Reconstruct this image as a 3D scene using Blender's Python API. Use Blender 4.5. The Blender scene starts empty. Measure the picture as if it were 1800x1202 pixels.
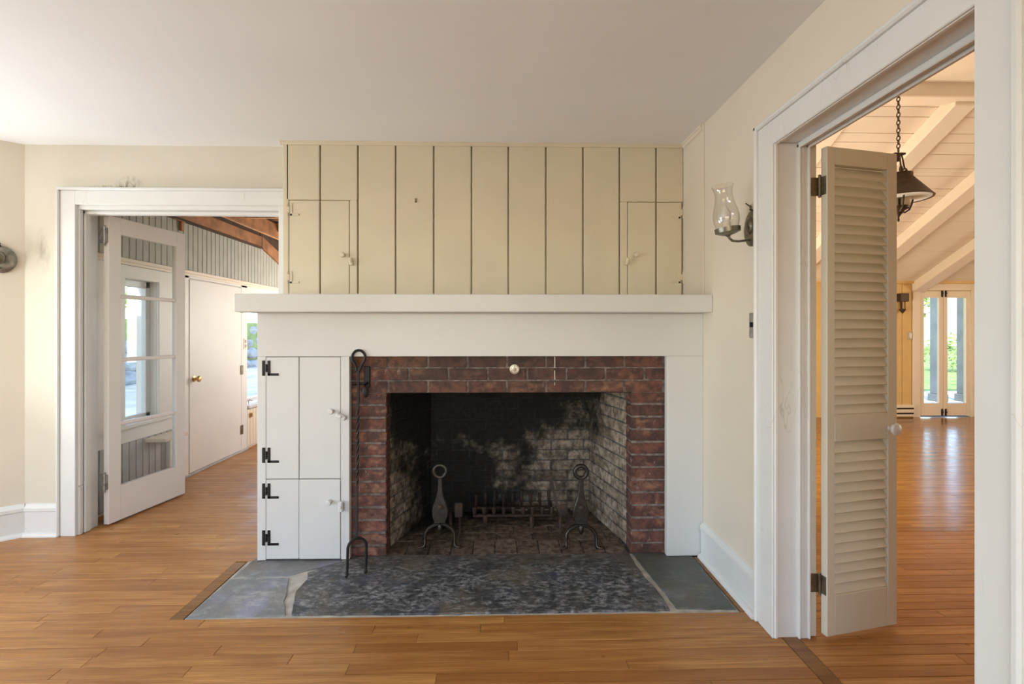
import bpy, bmesh, math, random
from math import pi, sin, cos, radians
from mathutils import Vector, Matrix, noise as mnoise
random.seed(7)
SC = bpy.context.scene
COL = SC.collection

# ------------------------------------------------------------------ camera, sky, lights, exposure
cam = bpy.data.cameras.new('camera')
cam_o = bpy.data.objects.new('camera', cam); COL.objects.link(cam_o)
cam.sensor_width = 36.0
cam.lens = 17.0
cam.shift_y = -0.0100
cam.clip_start = 0.05
cam_o.location = (0, 0, 1.271)
cam_o.rotation_euler = (radians(90), 0, -math.atan(20/850))
SC.camera = cam_o

world = bpy.data.worlds.new('sky'); SC.world = world
world.use_nodes = True
wn = world.node_tree.nodes; wl = world.node_tree.links
for n in list(wn): wn.remove(n)
wout = wn.new('ShaderNodeOutputWorld'); wbg = wn.new('ShaderNodeBackground'); wsky = wn.new('ShaderNodeTexSky')
wsky.sky_type = 'NISHITA'; wsky.sun_disc = False; wsky.sun_elevation = radians(48); wsky.sun_rotation = radians(200)
wbg.inputs['Strength'].default_value = 0.85
wl.new(wsky.outputs[0], wbg.inputs[0]); wl.new(wbg.outputs[0], wout.inputs[0])

def sun(name, direction, strength, color, angle=0.6):
    l = bpy.data.lights.new(name, 'SUN'); l.energy = strength; l.color = color; l.angle = radians(angle)
    o = bpy.data.objects.new(name, l); COL.objects.link(o)
    o.rotation_euler = Vector(direction).to_track_quat('-Z', 'Y').to_euler(); return o
sun('sun', (0.25, 0.62, -0.85), 6.0, (1.0, 0.95, 0.86))

def area(name, loc, direction, sx, sy, power, color):
    l = bpy.data.lights.new(name, 'AREA'); l.shape = 'RECTANGLE'; l.size = sx; l.size_y = sy
    l.energy = power; l.color = color
    o = bpy.data.objects.new(name, l); COL.objects.link(o); o.location = loc
    o.rotation_euler = Vector(direction).to_track_quat('-Z', 'Y').to_euler(); return o
# daylight entering by the windows of the rooms (in their openings), then two added fill lamps
area('bay_window_daylight', (-4.08, 0.60, 1.25), (1, 0.08, 0.0), 1.7, 1.4, 47, (0.90, 0.975, 1.0))
area('bay_ground_bounce', (-3.74, 2.44, 0.85), (0.62, -0.60, 0.85), 0.75, 0.40, 40, (0.92, 0.985, 1.0))
area('rear_window_daylight', (-0.9, -3.0, 1.40), (0.1, 1, 0.02), 3.4, 1.5, 13, (0.93, 0.98, 1.0))
area('east_window_daylight', (9.35, 2.3, 1.40), (-0.8, 0.35, 0.5), 1.7, 1.3, 110, (1.0, 0.86, 0.66))
area('dining_fill_light', (1.34, 4.9, 1.10), (1, 0.0, 0.40), 2.2, 1.3, 215, (1.0, 0.86, 0.67))  # unseen fill lamp added at the solid wall to brighten beams and vault
area('garden_room_fill', (-1.33, 6.30, 1.45), (-1, -0.35, 0.05), 1.0, 1.1, 36, (1.0, 0.92, 0.85))  # unseen fill lamp added to brighten this room, with an opening made for it

SC.view_settings.view_transform = 'Standard'; SC.view_settings.look = 'None'
SC.view_settings.exposure = -0.07; SC.view_settings.gamma = 1.0
SC.view_settings.use_curve_mapping = False

# ------------------------------------------------------------------ helpers
def tag(o, label=None, cat=None, group=None, kind=None):
    if label: o['label'] = label
    if cat: o['category'] = cat
    if group: o['group'] = group
    if kind: o['kind'] = kind
    return o

def thing(name, loc, label, cat, group=None, kind=None):
    o = bpy.data.objects.new(name, None); COL.objects.link(o); o.location = loc
    o.empty_display_size = 0.05
    return tag(o, label, cat, group, kind)

def world_loc(o):
    v = Vector(o.location)
    while o.parent: o = o.parent; v = v + Vector(o.location)
    return v

def link(name, mesh, parent=None, loc=(0, 0, 0), rot=(0, 0, 0)):
    """links one mesh object; loc is in world coordinates"""
    o = bpy.data.objects.new(name, mesh); COL.objects.link(o)
    if parent is not None:
        o.parent = parent; o.location = Vector(loc) - world_loc(parent)
    else:
        o.location = loc
    o.rotation_euler = rot
    return o

class MB:
    def __init__(s, M=None): s.v = []; s.f = []; s.M = M
    def add(s, vs, fs):
        b = len(s.v)
        s.v += [(s.M @ Vector(p)) if s.M else Vector(p) for p in vs]
        s.f += [tuple(i + b for i in f) for f in fs]
        return s
    def bm(s, bm):
        bm.verts.ensure_lookup_table(); bm.verts.index_update()
        s.add([v.co[:] for v in bm.verts], [[v.index for v in f.verts] for f in bm.faces]); bm.free(); return s
    def box(s, x0, x1, y0, y1, z0, z1, bev=0.0):
        x0, x1 = min(x0, x1), max(x0, x1); y0, y1 = min(y0, y1), max(y0, y1); z0, z1 = min(z0, z1), max(z0, z1)
        vs = [(x0,y0,z0),(x1,y0,z0),(x1,y1,z0),(x0,y1,z0),(x0,y0,z1),(x1,y0,z1),(x1,y1,z1),(x0,y1,z1)]
        fs = [(3,2,1,0),(4,5,6,7),(0,1,5,4),(1,2,6,5),(2,3,7,6),(3,0,4,7)]
        if bev > 0:
            bm = bmesh.new(); bv = [bm.verts.new(p) for p in vs]
            for f in fs: bm.faces.new([bv[i] for i in f])
            bmesh.ops.bevel(bm, geom=bm.edges[:], offset=bev, segments=1, affect='EDGES', profile=0.5)
            return s.bm(bm)
        return s.add(vs, fs)
    def prism(s, pts, axis, a, b, bev=0.0):
        """pts: outline in the two other axes; extruded from a to b along axis"""
        def P(p, t):
            return {'x': (t, p[0], p[1]), 'y': (p[0], t, p[1]), 'z': (p[0], p[1], t)}[axis]
        n = len(pts)
        bm = bmesh.new()
        A = [bm.verts.new(P(p, a)) for p in pts]; B = [bm.verts.new(P(p, b)) for p in pts]
        bm.faces.new(A); bm.faces.new(B[::-1])
        for i in range(n): bm.faces.new((A[i], B[i], B[(i+1) % n], A[(i+1) % n]))
        bmesh.ops.recalc_face_normals(bm, faces=bm.faces[:])
        if bev > 0:
            bmesh.ops.bevel(bm, geom=bm.edges[:], offset=bev, segments=1, affect='EDGES', profile=0.5)
        return s.bm(bm)
    def lathe(s, prof, c=(0,0,0), axis='z', n=24, closed=False):
        """prof: (radius, height) pairs"""
        vs, fs = [], []
        for r, h in prof:
            for k in range(n):
                t = 2*pi*k/n
                a, b = r*cos(t), r*sin(t)
                p = {'z': (a, b, h), 'y': (a, -h, b), 'x': (h, a, b), '-x': (-h, a, b)}[axis]
                vs.append((p[0]+c[0], p[1]+c[1], p[2]+c[2]))
        m = len(prof)
        for i in range(m-1 if not closed else m):
            j = (i+1) % m
            for k in range(n):
                fs.append((i*n+k, i*n+(k+1) % n, j*n+(k+1) % n, j*n+k))
        if not closed:
            if prof[0][0] > 1e-5: fs.append(tuple(range(n))[::-1])
            if prof[-1][0] > 1e-5: fs.append(tuple((m-1)*n+k for k in range(n)))
        return s.add(vs, fs)
    def tube(s, pts, r, n=8, cap=True, closed=False, twist=0.0, sq=1.0):
        pts = [Vector(p) for p in pts]; N = len(pts)
        rs = r if isinstance(r, (list, tuple)) else [r]*N
        vs, fs = [], []
        up = None
        for i, p in enumerate(pts):
            if closed: t = pts[(i+1) % N] - pts[i-1]
            else: t = pts[min(i+1, N-1)] - pts[max(i-1, 0)]
            t.normalize()
            if up is None:
                up = Vector((0, 0, 1)) if abs(t.z) < 0.9 else Vector((0, 1, 0))
            up = (up - t*up.dot(t))
            if up.length < 1e-4: up = t.orthogonal()
            up.normalize(); sd = t.cross(up)
            for k in range(n):
                a = 2*pi*k/n + twist*i + (pi/4 if n == 4 else 0)
                vs.append(p + (up*cos(a) + sd*sin(a)*sq)*rs[i])
        for i in range(N if closed else N-1):
            j = (i+1) % N
            for k in range(n):
                fs.append((i*n+k, i*n+(k+1) % n, j*n+(k+1) % n, j*n+k))
        if cap and not closed:
            fs.append(tuple(range(n))[::-1]); fs.append(tuple((N-1)*n+k for k in range(n)))
        return s.add(vs, fs)
    def ball(s, c, r, n=14, m=9, sc=(1, 1, 1)):
        vs, fs = [], []
        for i in range(m+1):
            a = pi*i/m
            for k in range(n):
                t = 2*pi*k/n
                vs.append((c[0]+r*sc[0]*sin(a)*cos(t), c[1]+r*sc[1]*sin(a)*sin(t), c[2]-r*sc[2]*cos(a)))
        for i in range(m):
            for k in range(n):
                fs.append((i*n+k, i*n+(k+1) % n, (i+1)*n+(k+1) % n, (i+1)*n+k))
        return s.add(vs, fs)
    def mesh(s, name, m, smooth=False):
        me = bpy.data.meshes.new(name)
        me.from_pydata([tuple(v) for v in s.v], [], s.f)
        bm = bmesh.new(); bm.from_mesh(me)
        bmesh.ops.remove_doubles(bm, verts=bm.verts[:], dist=1e-6)
        bmesh.ops.recalc_face_normals(bm, faces=bm.faces[:])
        bm.to_mesh(me); bm.free()
        me.materials.append(m)
        if smooth:
            me.polygons.foreach_set('use_smooth', [True]*len(me.polygons))
            try: me.set_sharp_from_angle(angle=radians(40))
            except Exception: pass
        return me
    def build(s, name, m, parent=None, smooth=False):
        """one mesh object, vertices in world coordinates"""
        me = s.mesh(name, m, smooth)
        if parent is None:
            # origin at the base centre of the shape
            xs = [v.co for v in me.vertices]
            c = Vector(((min(p.x for p in xs)+max(p.x for p in xs))/2, (min(p.y for p in xs)+max(p.y for p in xs))/2, min(p.z for p in xs)))
            me.transform(Matrix.Translation(-c))
            return link(name, me, None, c)
        return link(name, me, parent, (0, 0, 0))

def box(name, m, parent, *a, bev=0.0):
    return MB().box(*a, bev=bev).build(name, m, parent)

# ------------------------------------------------------------------ materials
def newmat(name):
    m = bpy.data.materials.new(name); m.use_nodes = True
    nt = m.node_tree; nt.nodes.clear()
    out = nt.nodes.new('ShaderNodeOutputMaterial'); b = nt.nodes.new('ShaderNodeBsdfPrincipled')
    nt.links.new(b.outputs[0], out.inputs[0])
    return m, nt, b
def N(nt, t, **k):
    n = nt.nodes.new(t)
    for a, v in k.items():
        if a == 'inp':
            for i, x in v.items(): n.inputs[i].default_value = x
        else: setattr(n, a, v)
    return n
def L(nt, a, b): nt.links.new(a, b)
def math_(nt, op, a, b=None, c=None, clamp=False):
    n = nt.nodes.new('ShaderNodeMath'); n.operation = op; n.use_clamp = clamp
    for i, x in enumerate((a, b, c)):
        if x is None: continue
        if isinstance(x, (int, float)): n.inputs[i].default_value = x
        else: nt.links.new(x, n.inputs[i])
    return n.outputs[0]
def mix(nt, fac, a, b, mode='MIX'):
    n = nt.nodes.new('ShaderNodeMix'); n.data_type = 'RGBA'; n.blend_type = mode
    for i, x in ((0, fac), (6, a), (7, b)):
        if isinstance(x, (int, float)): n.inputs[i].default_value = x
        elif isinstance(x, tuple): n.inputs[i].default_value = (*x[:3], 1)
        else: nt.links.new(x, n.inputs[i])
    return n.outputs[2]
def noise(nt, vec, scale, detail=3, rough=0.5):
    n = N(nt, 'ShaderNodeTexNoise', inp={'Scale': scale, 'Detail': detail, 'Roughness': rough})
    if vec is not None: L(nt, vec, n.inputs['Vector'])
    return n.outputs['Fac']
def ramp(nt, fac, stops):
    n = nt.nodes.new('ShaderNodeValToRGB'); L(nt, fac, n.inputs[0])
    e = n.color_ramp.elements
    while len(e) < len(stops): e.new(0.5)
    for el, (p, c) in zip(e, stops):
        el.position = p; el.color = (*c, 1) if isinstance(c, tuple) else (c, c, c, 1)
    return n.outputs[0]
def mapping(nt, vec, scale=(1, 1, 1), loc=None):
    n = N(nt, 'ShaderNodeMapping'); n.inputs['Scale'].default_value = scale
    L(nt, vec, n.inputs['Vector'])
    if loc is not None: L(nt, loc, n.inputs['Location'])
    return n.outputs[0]
def bump(nt, b, h, strength, dist=0.002):
    n = N(nt, 'ShaderNodeBump', inp={'Strength': strength, 'Distance': dist})
    L(nt, h, n.inputs['Height']); L(nt, n.outputs[0], b.inputs['Normal'])
def pos(nt): return nt.nodes.new('ShaderNodeNewGeometry').outputs['Position']
def rnd(nt):
    """a random number for each separate piece, whether it is an object or an island of a joined mesh"""
    o = nt.nodes.new('ShaderNodeObjectInfo').outputs['Random']
    g = nt.nodes.new('ShaderNodeNewGeometry').outputs['Random Per Island']
    return math_(nt, 'FRACT', math_(nt, 'ADD', o, g))
def smooth(nt, v, a, b):
    n = N(nt, 'ShaderNodeMapRange', interpolation_type='SMOOTHSTEP')
    L(nt, v, n.inputs[0]); n.inputs[1].default_value = a; n.inputs[2].default_value = b
    return n.outputs[0]

def paint(name, col, rough=0.5, var=0.05, scale=3.0, bmp=0.08, wear=None):
    m, nt, b = newmat(name); p = pos(nt)
    n1 = noise(nt, p, scale, 4); d = tuple(c*(1-var) for c in col); l = tuple(min(1, c*(1+var)) for c in col)
    c = ramp(nt, n1, [(0.3, d), (0.7, l)])
    if wear:
        nw = noise(nt, mapping(nt, p, (7, 7, 1.2)), 3.0, 6, 0.65)
        c = mix(nt, ramp(nt, nw, [(0.66, 0.0), (0.74, 0.55)]), c, wear)
    if wear:
        # hairline cracks in the old paint
        nc = noise(nt, mapping(nt, p, (5.0, 5.0, 1.1)), 1.5, 3, 0.5)
        ln_ = math_(nt, 'SUBTRACT', 1.0, smooth(nt, math_(nt, 'ABSOLUTE', math_(nt, 'SUBTRACT', nc, 0.5)), 0.0006, 0.0032))
        c = mix(nt, math_(nt, 'MULTIPLY', ln_, ramp(nt, noise(nt, p, 2.6, 2), [(0.50, 0.0), (0.60, 0.38)])), c, (0.40, 0.38, 0.30))
    L(nt, c, b.inputs['Base Color']); b.inputs['Roughness'].default_value = rough
    bump(nt, b, noise(nt, p, 90, 3), bmp, 0.001)
    return m
def metal(name, col, rough=0.5, metallic=0.9, rust=None):
    m, nt, b = newmat(name); p = pos(nt)
    n1 = noise(nt, p, 38, 5, 0.65)
    c = ramp(nt, n1, [(0.3, tuple(x*0.65 for x in col)), (0.7, tuple(min(1, x*1.3) for x in col))])
    if rust: c = mix(nt, ramp(nt, noise(nt, p, 14, 5, 0.7), [(0.45, 0.0), (0.68, 0.85)]), c, rust)
    L(nt, c, b.inputs['Base Color']); b.inputs['Metallic'].default_value = metallic
    L(nt, ramp(nt, n1, [(0.2, rough*0.8), (0.8, min(1, rough*1.25))]), b.inputs['Roughness'])
    bump(nt, b, n1, 0.35, 0.0015)
    return m
def glassmat(name, tint=(0.97, 0.985, 0.98), refl=0.10):
    m = bpy.data.materials.new(name); m.use_nodes = True; nt = m.node_tree; nt.nodes.clear()
    out = nt.nodes.new('ShaderNodeOutputMaterial')
    t = N(nt, 'ShaderNodeBsdfTransparent'); t.inputs[0].default_value = (*tint, 1)
    g = N(nt, 'ShaderNodeBsdfGlossy'); g.inputs['Roughness'].default_value = 0.02
    f = N(nt, 'ShaderNodeLayerWeight'); f.inputs['Blend'].default_value = 0.5
    s = nt.nodes.new('ShaderNodeMixShader')
    L(nt, math_(nt, 'ADD', math_(nt, 'MULTIPLY', math_(nt, 'POWER', f.outputs['Facing'], 5.0), 0.75), refl), s.inputs[0])
    L(nt, t.outputs[0], s.inputs[1]); L(nt, g.outputs[0], s.inputs[2]); L(nt, s.outputs[0], out.inputs[0])
    return m

def wood_floor(name, rough, gain=1.0):
    m, nt, b = newmat(name); p = pos(nt); r = rnd(nt)
    off = N(nt, 'ShaderNodeCombineXYZ'); L(nt, math_(nt, 'MULTIPLY', r, 37.0), off.inputs[0]); L(nt, math_(nt, 'MULTIPLY', r, 91.0), off.inputs[2])
    g1 = noise(nt, mapping(nt, p, (1.5, 22, 1), off.outputs[0]), 1.6, 5, 0.6)
    g2 = noise(nt, mapping(nt, p, (5, 260, 1), off.outputs[0]), 1.0, 4, 0.6)
    w = N(nt, 'ShaderNodeTexWave', wave_type='BANDS', bands_direction='Y', inp={'Scale': 5.0, 'Distortion': 9.0, 'Detail': 2.0, 'Detail Scale': 0.6})
    L(nt, mapping(nt, p, (0.7, 7, 1), off.outputs[0]), w.inputs['Vector'])
    base = ramp(nt, r, [(0.0, (0.36*gain, 0.160*gain, 0.040*gain)), (0.3, (0.51*gain, 0.250*gain, 0.070*gain)), (0.65, (0.62*gain, 0.325*gain, 0.100*gain)), (1.0, (0.45*gain, 0.208*gain, 0.054*gain))])
    c = mix(nt, ramp(nt, g1, [(0.32, 0.85), (0.62, 0.0)]), base, (0.25*gain, 0.092*gain, 0.022*gain))
    c = mix(nt, math_(nt, 'MULTIPLY', w.outputs['Fac'], 0.26), c, (0.24*gain, 0.09*gain, 0.022*gain))
    c = mix(nt, ramp(nt, g2, [(0.40, 0.5), (0.58, 0.0)]), c, (0.20*gain, 0.08*gain, 0.022*gain))
    big = noise(nt, p, 1.1, 3)
    c = mix(nt, ramp(nt, big, [(0.35, 0.28), (0.65, 0.0)]), c, (0.22*gain, 0.085*gain, 0.025*gain))
    L(nt, c, b.inputs['Base Color'])
    L(nt, ramp(nt, noise(nt, p, 7, 4), [(0.3, rough*0.8), (0.7, rough*1.3)]), b.inputs['Roughness'])
    b.inputs['Specular IOR Level'].default_value = 0.45
    bump(nt, b, math_(nt, 'ADD', math_(nt, 'MULTIPLY', g2, 0.4), noise(nt, mapping(nt, p, (2.2, 9, 1)), 2.2, 2)), 0.10, 0.003)
    return m

def brickmat(name):
    m, nt, b = newmat(name); r = rnd(nt); p = pos(nt)
    base = ramp(nt, r, [(0.0, (0.135, 0.055, 0.040)), (0.25, (0.205, 0.078, 0.054)), (0.5, (0.110, 0.050, 0.038)), (0.75, (0.235, 0.092, 0.060)), (1.0, (0.155, 0.062, 0.046))])
    n1 = noise(nt, p, 22, 5, 0.65); n2 = noise(nt, mapping(nt, p, (1, 1, 1.6)), 11, 4, 0.6)
    c = mix(nt, ramp(nt, n1, [(0.42, 0.75), (0.60, 0.0)]), base, (0.045, 0.023, 0.019))
    c = mix(nt, ramp(nt, n2, [(0.53, 0.0), (0.70, 0.62)]), c, (0.40, 0.21, 0.13))
    c = mix(nt, ramp(nt, noise(nt, mapping(nt, p, (2.2, 1, 0.9)), 13, 5, 0.7), [(0.62, 0.0), (0.74, 0.7)]), c, (0.50, 0.36, 0.27))
    # old soot on the brickwork above the opening
    sx = N(nt, 'ShaderNodeSeparateXYZ'); L(nt, p, sx.inputs[0])
    up = smooth(nt, sx.outputs[2], 0.86, 1.06)
    mid = math_(nt, 'SUBTRACT', 1.0, smooth(nt, math_(nt, 'ABSOLUTE', math_(nt, 'SUBTRACT', sx.outputs[0], 0.08)), 0.25, 1.0))
    so = math_(nt, 'MULTIPLY', math_(nt, 'MULTIPLY', up, mid), math_(nt, 'ADD', 0.25, math_(nt, 'MULTIPLY', noise(nt, p, 6, 4), 0.8)), clamp=True)
    c = mix(nt, so, c, (0.045, 0.034, 0.027))
    L(nt, c, b.inputs['Base Color']); b.inputs['Roughness'].default_value = 0.8
    bump(nt, b, math_(nt, 'ADD', n1, math_(nt, 'MULTIPLY', noise(nt, p, 160, 3), 0.5)), 0.7, 0.004)
    return m

def sooty(name, light, dark, soot=(0.008, 0.008, 0.008), shift=0.0):
    """firebrick and its mortar: soot lies thickest deep in the firebox, high up and to the left"""
    m, nt, b = newmat(name); r = rnd(nt); p = pos(nt)
    sx = N(nt, 'ShaderNodeSeparateXYZ'); L(nt, p, sx.inputs[0])
    base = ramp(nt, r, [(0.0, dark), (0.4, light), (0.7, tuple((a+c)/2 for a, c in zip(light, dark))), (1.0, light)])
    n1 = noise(nt, p, 26, 5, 0.65)
    c = mix(nt, ramp(nt, n1, [(0.38, 0.8), (0.60, 0.0)]), base, tuple(x*0.35 for x in dark))
    f = math_(nt, 'MULTIPLY', smooth(nt, sx.outputs[1], 2.84, 3.40), 0.62)
    f = math_(nt, 'ADD', f, math_(nt, 'MULTIPLY', smooth(nt, sx.outputs[2], 0.42, 0.78), 0.55))
    f = math_(nt, 'SUBTRACT', f, math_(nt, 'MULTIPLY', smooth(nt, sx.outputs[0], -0.50, 0.66), 0.68))
    f = math_(nt, 'ADD', f, 0.26)
    f = math_(nt, 'ADD', f, math_(nt, 'MULTIPLY', math_(nt, 'SUBTRACT', noise(nt, p, 3.6, 5, 0.6), 0.5), 1.9))
    f = math_(nt, 'ADD', f, math_(nt, 'MULTIPLY', math_(nt, 'SUBTRACT', noise(nt, p, 19, 4, 0.6), 0.5), 0.7))
    c = mix(nt, math_(nt, 'MULTIPLY', smooth(nt, f, 0.10 + shift, 0.80 + shift), 0.97), c, soot)
    L(nt, c, b.inputs['Base Color']); b.inputs['Roughness'].default_value = 0.85
    b.inputs['Specular IOR Level'].default_value = 0.25
    bump(nt, b, math_(nt, 'ADD', n1, noise(nt, p, 120, 3)), 0.6, 0.003)
    return m

def slate(name, a, bcol, brown, vein, fine=1.0, amount=1.0):
    m, nt, b = newmat(name); p = pos(nt)
    n1 = noise(nt, p, 7.5, 8, 0.70); n2 = noise(nt, mapping(nt, p, (1, 1.5, 1)), 30*fine, 7, 0.72); n3 = noise(nt, p, 3.1, 6, 0.65)
    midc = tuple(x*0.55+y*0.30 for x, y in zip(a, bcol))
    c = ramp(nt, n2, [(0.41, a), (0.50, midc), (0.62, bcol)])
    c = mix(nt, ramp(nt, n1, [(0.40, 0.85*amount), (0.54, 0.0)]), c, tuple(x*1.1 for x in a))
    c = mix(nt, ramp(nt, n3, [(0.50, 0.0), (0.62, 0.55)]), c, brown)
    c = mix(nt, ramp(nt, noise(nt, p, 4.6, 3), [(0.52, 0.0), (0.66, 0.35)]), c, (a[0]*2.2, a[1]*2.1, a[2]*3.2))
    v = noise(nt, mapping(nt, p, (1.6, 4.2, 1)), 7*fine, 8, 0.72)
    c = mix(nt, ramp(nt, v, [(0.56, 0.0), (0.70, 0.75)]), c, vein)
    sx = N(nt, 'ShaderNodeSeparateXYZ'); L(nt, p, sx.inputs[0])
    c = mix(nt, math_(nt, 'MULTIPLY', smooth(nt, sx.outputs[1], 2.50, 2.72), math_(nt, 'MULTIPLY', n1, 1.0)), c, (0.085, 0.066, 0.045))
    L(nt, c, b.inputs['Base Color'])
    L(nt, ramp(nt, n2, [(0.3, 0.38), (0.7, 0.62)]), b.inputs['Roughness'])
    bump(nt, b, math_(nt, 'ADD', math_(nt, 'MULTIPLY', n2, 0.6), n1), 0.6, 0.012)
    return m

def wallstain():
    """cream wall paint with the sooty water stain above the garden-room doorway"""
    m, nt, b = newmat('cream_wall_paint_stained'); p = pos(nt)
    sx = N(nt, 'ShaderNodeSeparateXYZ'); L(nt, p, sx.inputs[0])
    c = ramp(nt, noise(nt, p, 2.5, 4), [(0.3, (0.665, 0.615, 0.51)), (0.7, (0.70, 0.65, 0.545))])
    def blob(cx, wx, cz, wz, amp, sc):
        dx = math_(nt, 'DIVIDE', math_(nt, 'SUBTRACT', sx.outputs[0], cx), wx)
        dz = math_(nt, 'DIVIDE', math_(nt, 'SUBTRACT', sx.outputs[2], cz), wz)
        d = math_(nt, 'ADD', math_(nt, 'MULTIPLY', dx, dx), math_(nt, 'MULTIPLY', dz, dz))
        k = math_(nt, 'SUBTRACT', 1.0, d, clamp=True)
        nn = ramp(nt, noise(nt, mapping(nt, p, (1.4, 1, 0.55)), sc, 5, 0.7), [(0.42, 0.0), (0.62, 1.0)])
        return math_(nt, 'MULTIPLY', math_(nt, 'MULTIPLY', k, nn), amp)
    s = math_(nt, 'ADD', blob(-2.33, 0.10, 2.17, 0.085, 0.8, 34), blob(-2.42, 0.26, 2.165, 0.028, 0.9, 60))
    s = math_(nt, 'ADD', s, blob(-2.86, 0.055, 1.78, 0.16, 0.45, 6), clamp=True)  # third blob: darker smudge on the wall left of the doorway
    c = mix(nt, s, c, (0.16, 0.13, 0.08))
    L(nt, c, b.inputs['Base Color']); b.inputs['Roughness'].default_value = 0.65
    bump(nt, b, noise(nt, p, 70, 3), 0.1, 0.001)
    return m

M_wall = paint('cream_wall_paint', (0.75, 0.685, 0.57), 0.62, 0.03, 2.5, 0.1)
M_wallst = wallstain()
M_panel = paint('tan_panel_paint', (0.685, 0.605, 0.455), 0.5, 0.035, 3, 0.06)
M_ceil = paint('ceiling_plaster', (0.83, 0.825, 0.82), 0.8, 0.02, 1.6, 0.12)
M_white = paint('white_gloss_paint', (0.675, 0.675, 0.66), 0.38, 0.025, 3, 0.05)
M_trim = paint('white_trim_paint', (0.755, 0.765, 0.75), 0.35, 0.02, 5, 0.06, wear=(0.66, 0.63, 0.56))
M_louver = paint('louver_paint', (0.67, 0.64, 0.54), 0.42, 0.03, 4, 0.05)
M_doorpaint = paint('french_door_paint', (0.80, 0.765, 0.735), 0.4, 0.02, 4, 0.05)
M_roomwhite = paint('breezeway_white', (0.80, 0.76, 0.70), 0.45, 0.03, 3, 0.05)
M_bead = paint('grey_green_beadboard', (0.455, 0.45, 0.39), 0.6, 0.08, 9, 0.08)
M_beadlow = paint('grey_blue_beadboard', (0.46, 0.455, 0.44), 0.6, 0.08, 9, 0.08)
M_far = paint('ochre_wall_paint', (0.70, 0.47, 0.17), 0.55, 0.05, 5, 0.06)
M_vault = paint('vault_board_paint', (0.84, 0.755, 0.64), 0.5, 0.03, 3, 0.04)
M_fartrim = paint('warm_white_trim', (0.80, 0.70, 0.56), 0.45, 0.02, 3, 0.04)
M_floor = wood_floor('maple_strip_floor', 0.34, 1.18)
M_floor_r = wood_floor('glossy_strip_floor', 0.17, 0.95)
M_strip = wood_floor('dark_border_strip', 0.4, 0.66)
M_sub = paint('subfloor', (0.045, 0.022, 0.009), 0.9, 0.2, 6, 0.1)
M_brick = brickmat('red_brick')
M_mortar = sooty('old_mortar', (0.335, 0.285, 0.25), (0.20, 0.168, 0.148), shift=0.6)
M_fire = sooty('firebrick', (0.52, 0.43, 0.33), (0.27, 0.205, 0.145))
M_firemortar = sooty('fire_mortar', (0.17, 0.165, 0.155), (0.10, 0.10, 0.095), soot=(0.016, 0.017, 0.018), shift=0.12)
M_firefloor = sooty('hearth_brick', (0.24, 0.18, 0.13), (0.13, 0.09, 0.062), shift=-0.02)
M_soot = paint('soot_black', (0.012, 0.011, 0.010), 0.95, 0.3, 8, 0.2)
M_slate = slate('dark_slate', (0.036, 0.040, 0.044), (0.34, 0.35, 0.365), (0.17, 0.14, 0.095), (0.42, 0.42, 0.40))
M_slate2 = slate('pale_slate', (0.20, 0.215, 0.22), (0.36, 0.37, 0.375), (0.32, 0.29, 0.25), (0.60, 0.59, 0.57), 0.28, 0.5)
M_slate3 = slate('green_slate', (0.085, 0.098, 0.09), (0.16, 0.175, 0.16), (0.13, 0.115, 0.08), (0.24, 0.24, 0.22), 0.3, 0.5)
M_bed = paint('hearth_mortar', (0.47, 0.45, 0.40), 0.9, 0.25, 14, 0.6)
M_iron = metal('wrought_iron', (0.030, 0.028, 0.028), 0.52, 0.7)
M_irono = metal('old_grey_iron', (0.060, 0.056, 0.049), 0.38, 0.8, rust=(0.06, 0.038, 0.027))
M_rust = metal('rusty_iron', (0.052, 0.038, 0.031), 0.7, 0.35, rust=(0.13, 0.068, 0.045))
M_pewter = metal('pewter', (0.20, 0.185, 0.150), 0.33, 0.85)
M_bronze = metal('antique_bronze', (0.075, 0.052, 0.034), 0.5, 0.6)
M_brass = metal('brass', (0.55, 0.34, 0.12), 0.3, 1.0)
M_agedbrass = metal('aged_brass', (0.24, 0.205, 0.15), 0.42, 0.85)
M_nickel = metal('nickel', (0.42, 0.41, 0.39), 0.35, 0.9)
M_black = paint('black_void', (0.01, 0.01, 0.01), 0.9, 0.1, 5, 0.0)
M_glass = glassmat('window_glass', refl=0.045)
M_lampglass = glassmat('lamp_glass', (0.97, 0.965, 0.95), 0.05)
M_bulb = paint('frosted_bulb', (0.78, 0.76, 0.72), 0.15, 0.02, 5, 0.0)
M_candle = paint('candle_sleeve', (0.80, 0.74, 0.62), 0.5, 0.04, 12, 0.05)
M_rafter = paint('brown_rafter_wood', (0.36, 0.165, 0.07), 0.6, 0.35, 9, 0.25)
M_rafterlt = paint('pale_lit_edge', (0.66, 0.38, 0.20), 0.6, 0.2, 9, 0.2)  # paler copy of the rafter colour, standing for edges that catch light
M_roofdk = paint('dark_roof_boards', (0.075, 0.042, 0.024), 0.8, 0.3, 6, 0.2)
M_plaster_cap = metal('steel_knob', (0.55, 0.50, 0.42), 0.35, 0.7)
M_chalk = paint('chalk_drip', (0.66, 0.60, 0.52), 0.9, 0.1, 30, 0.1)

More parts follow.
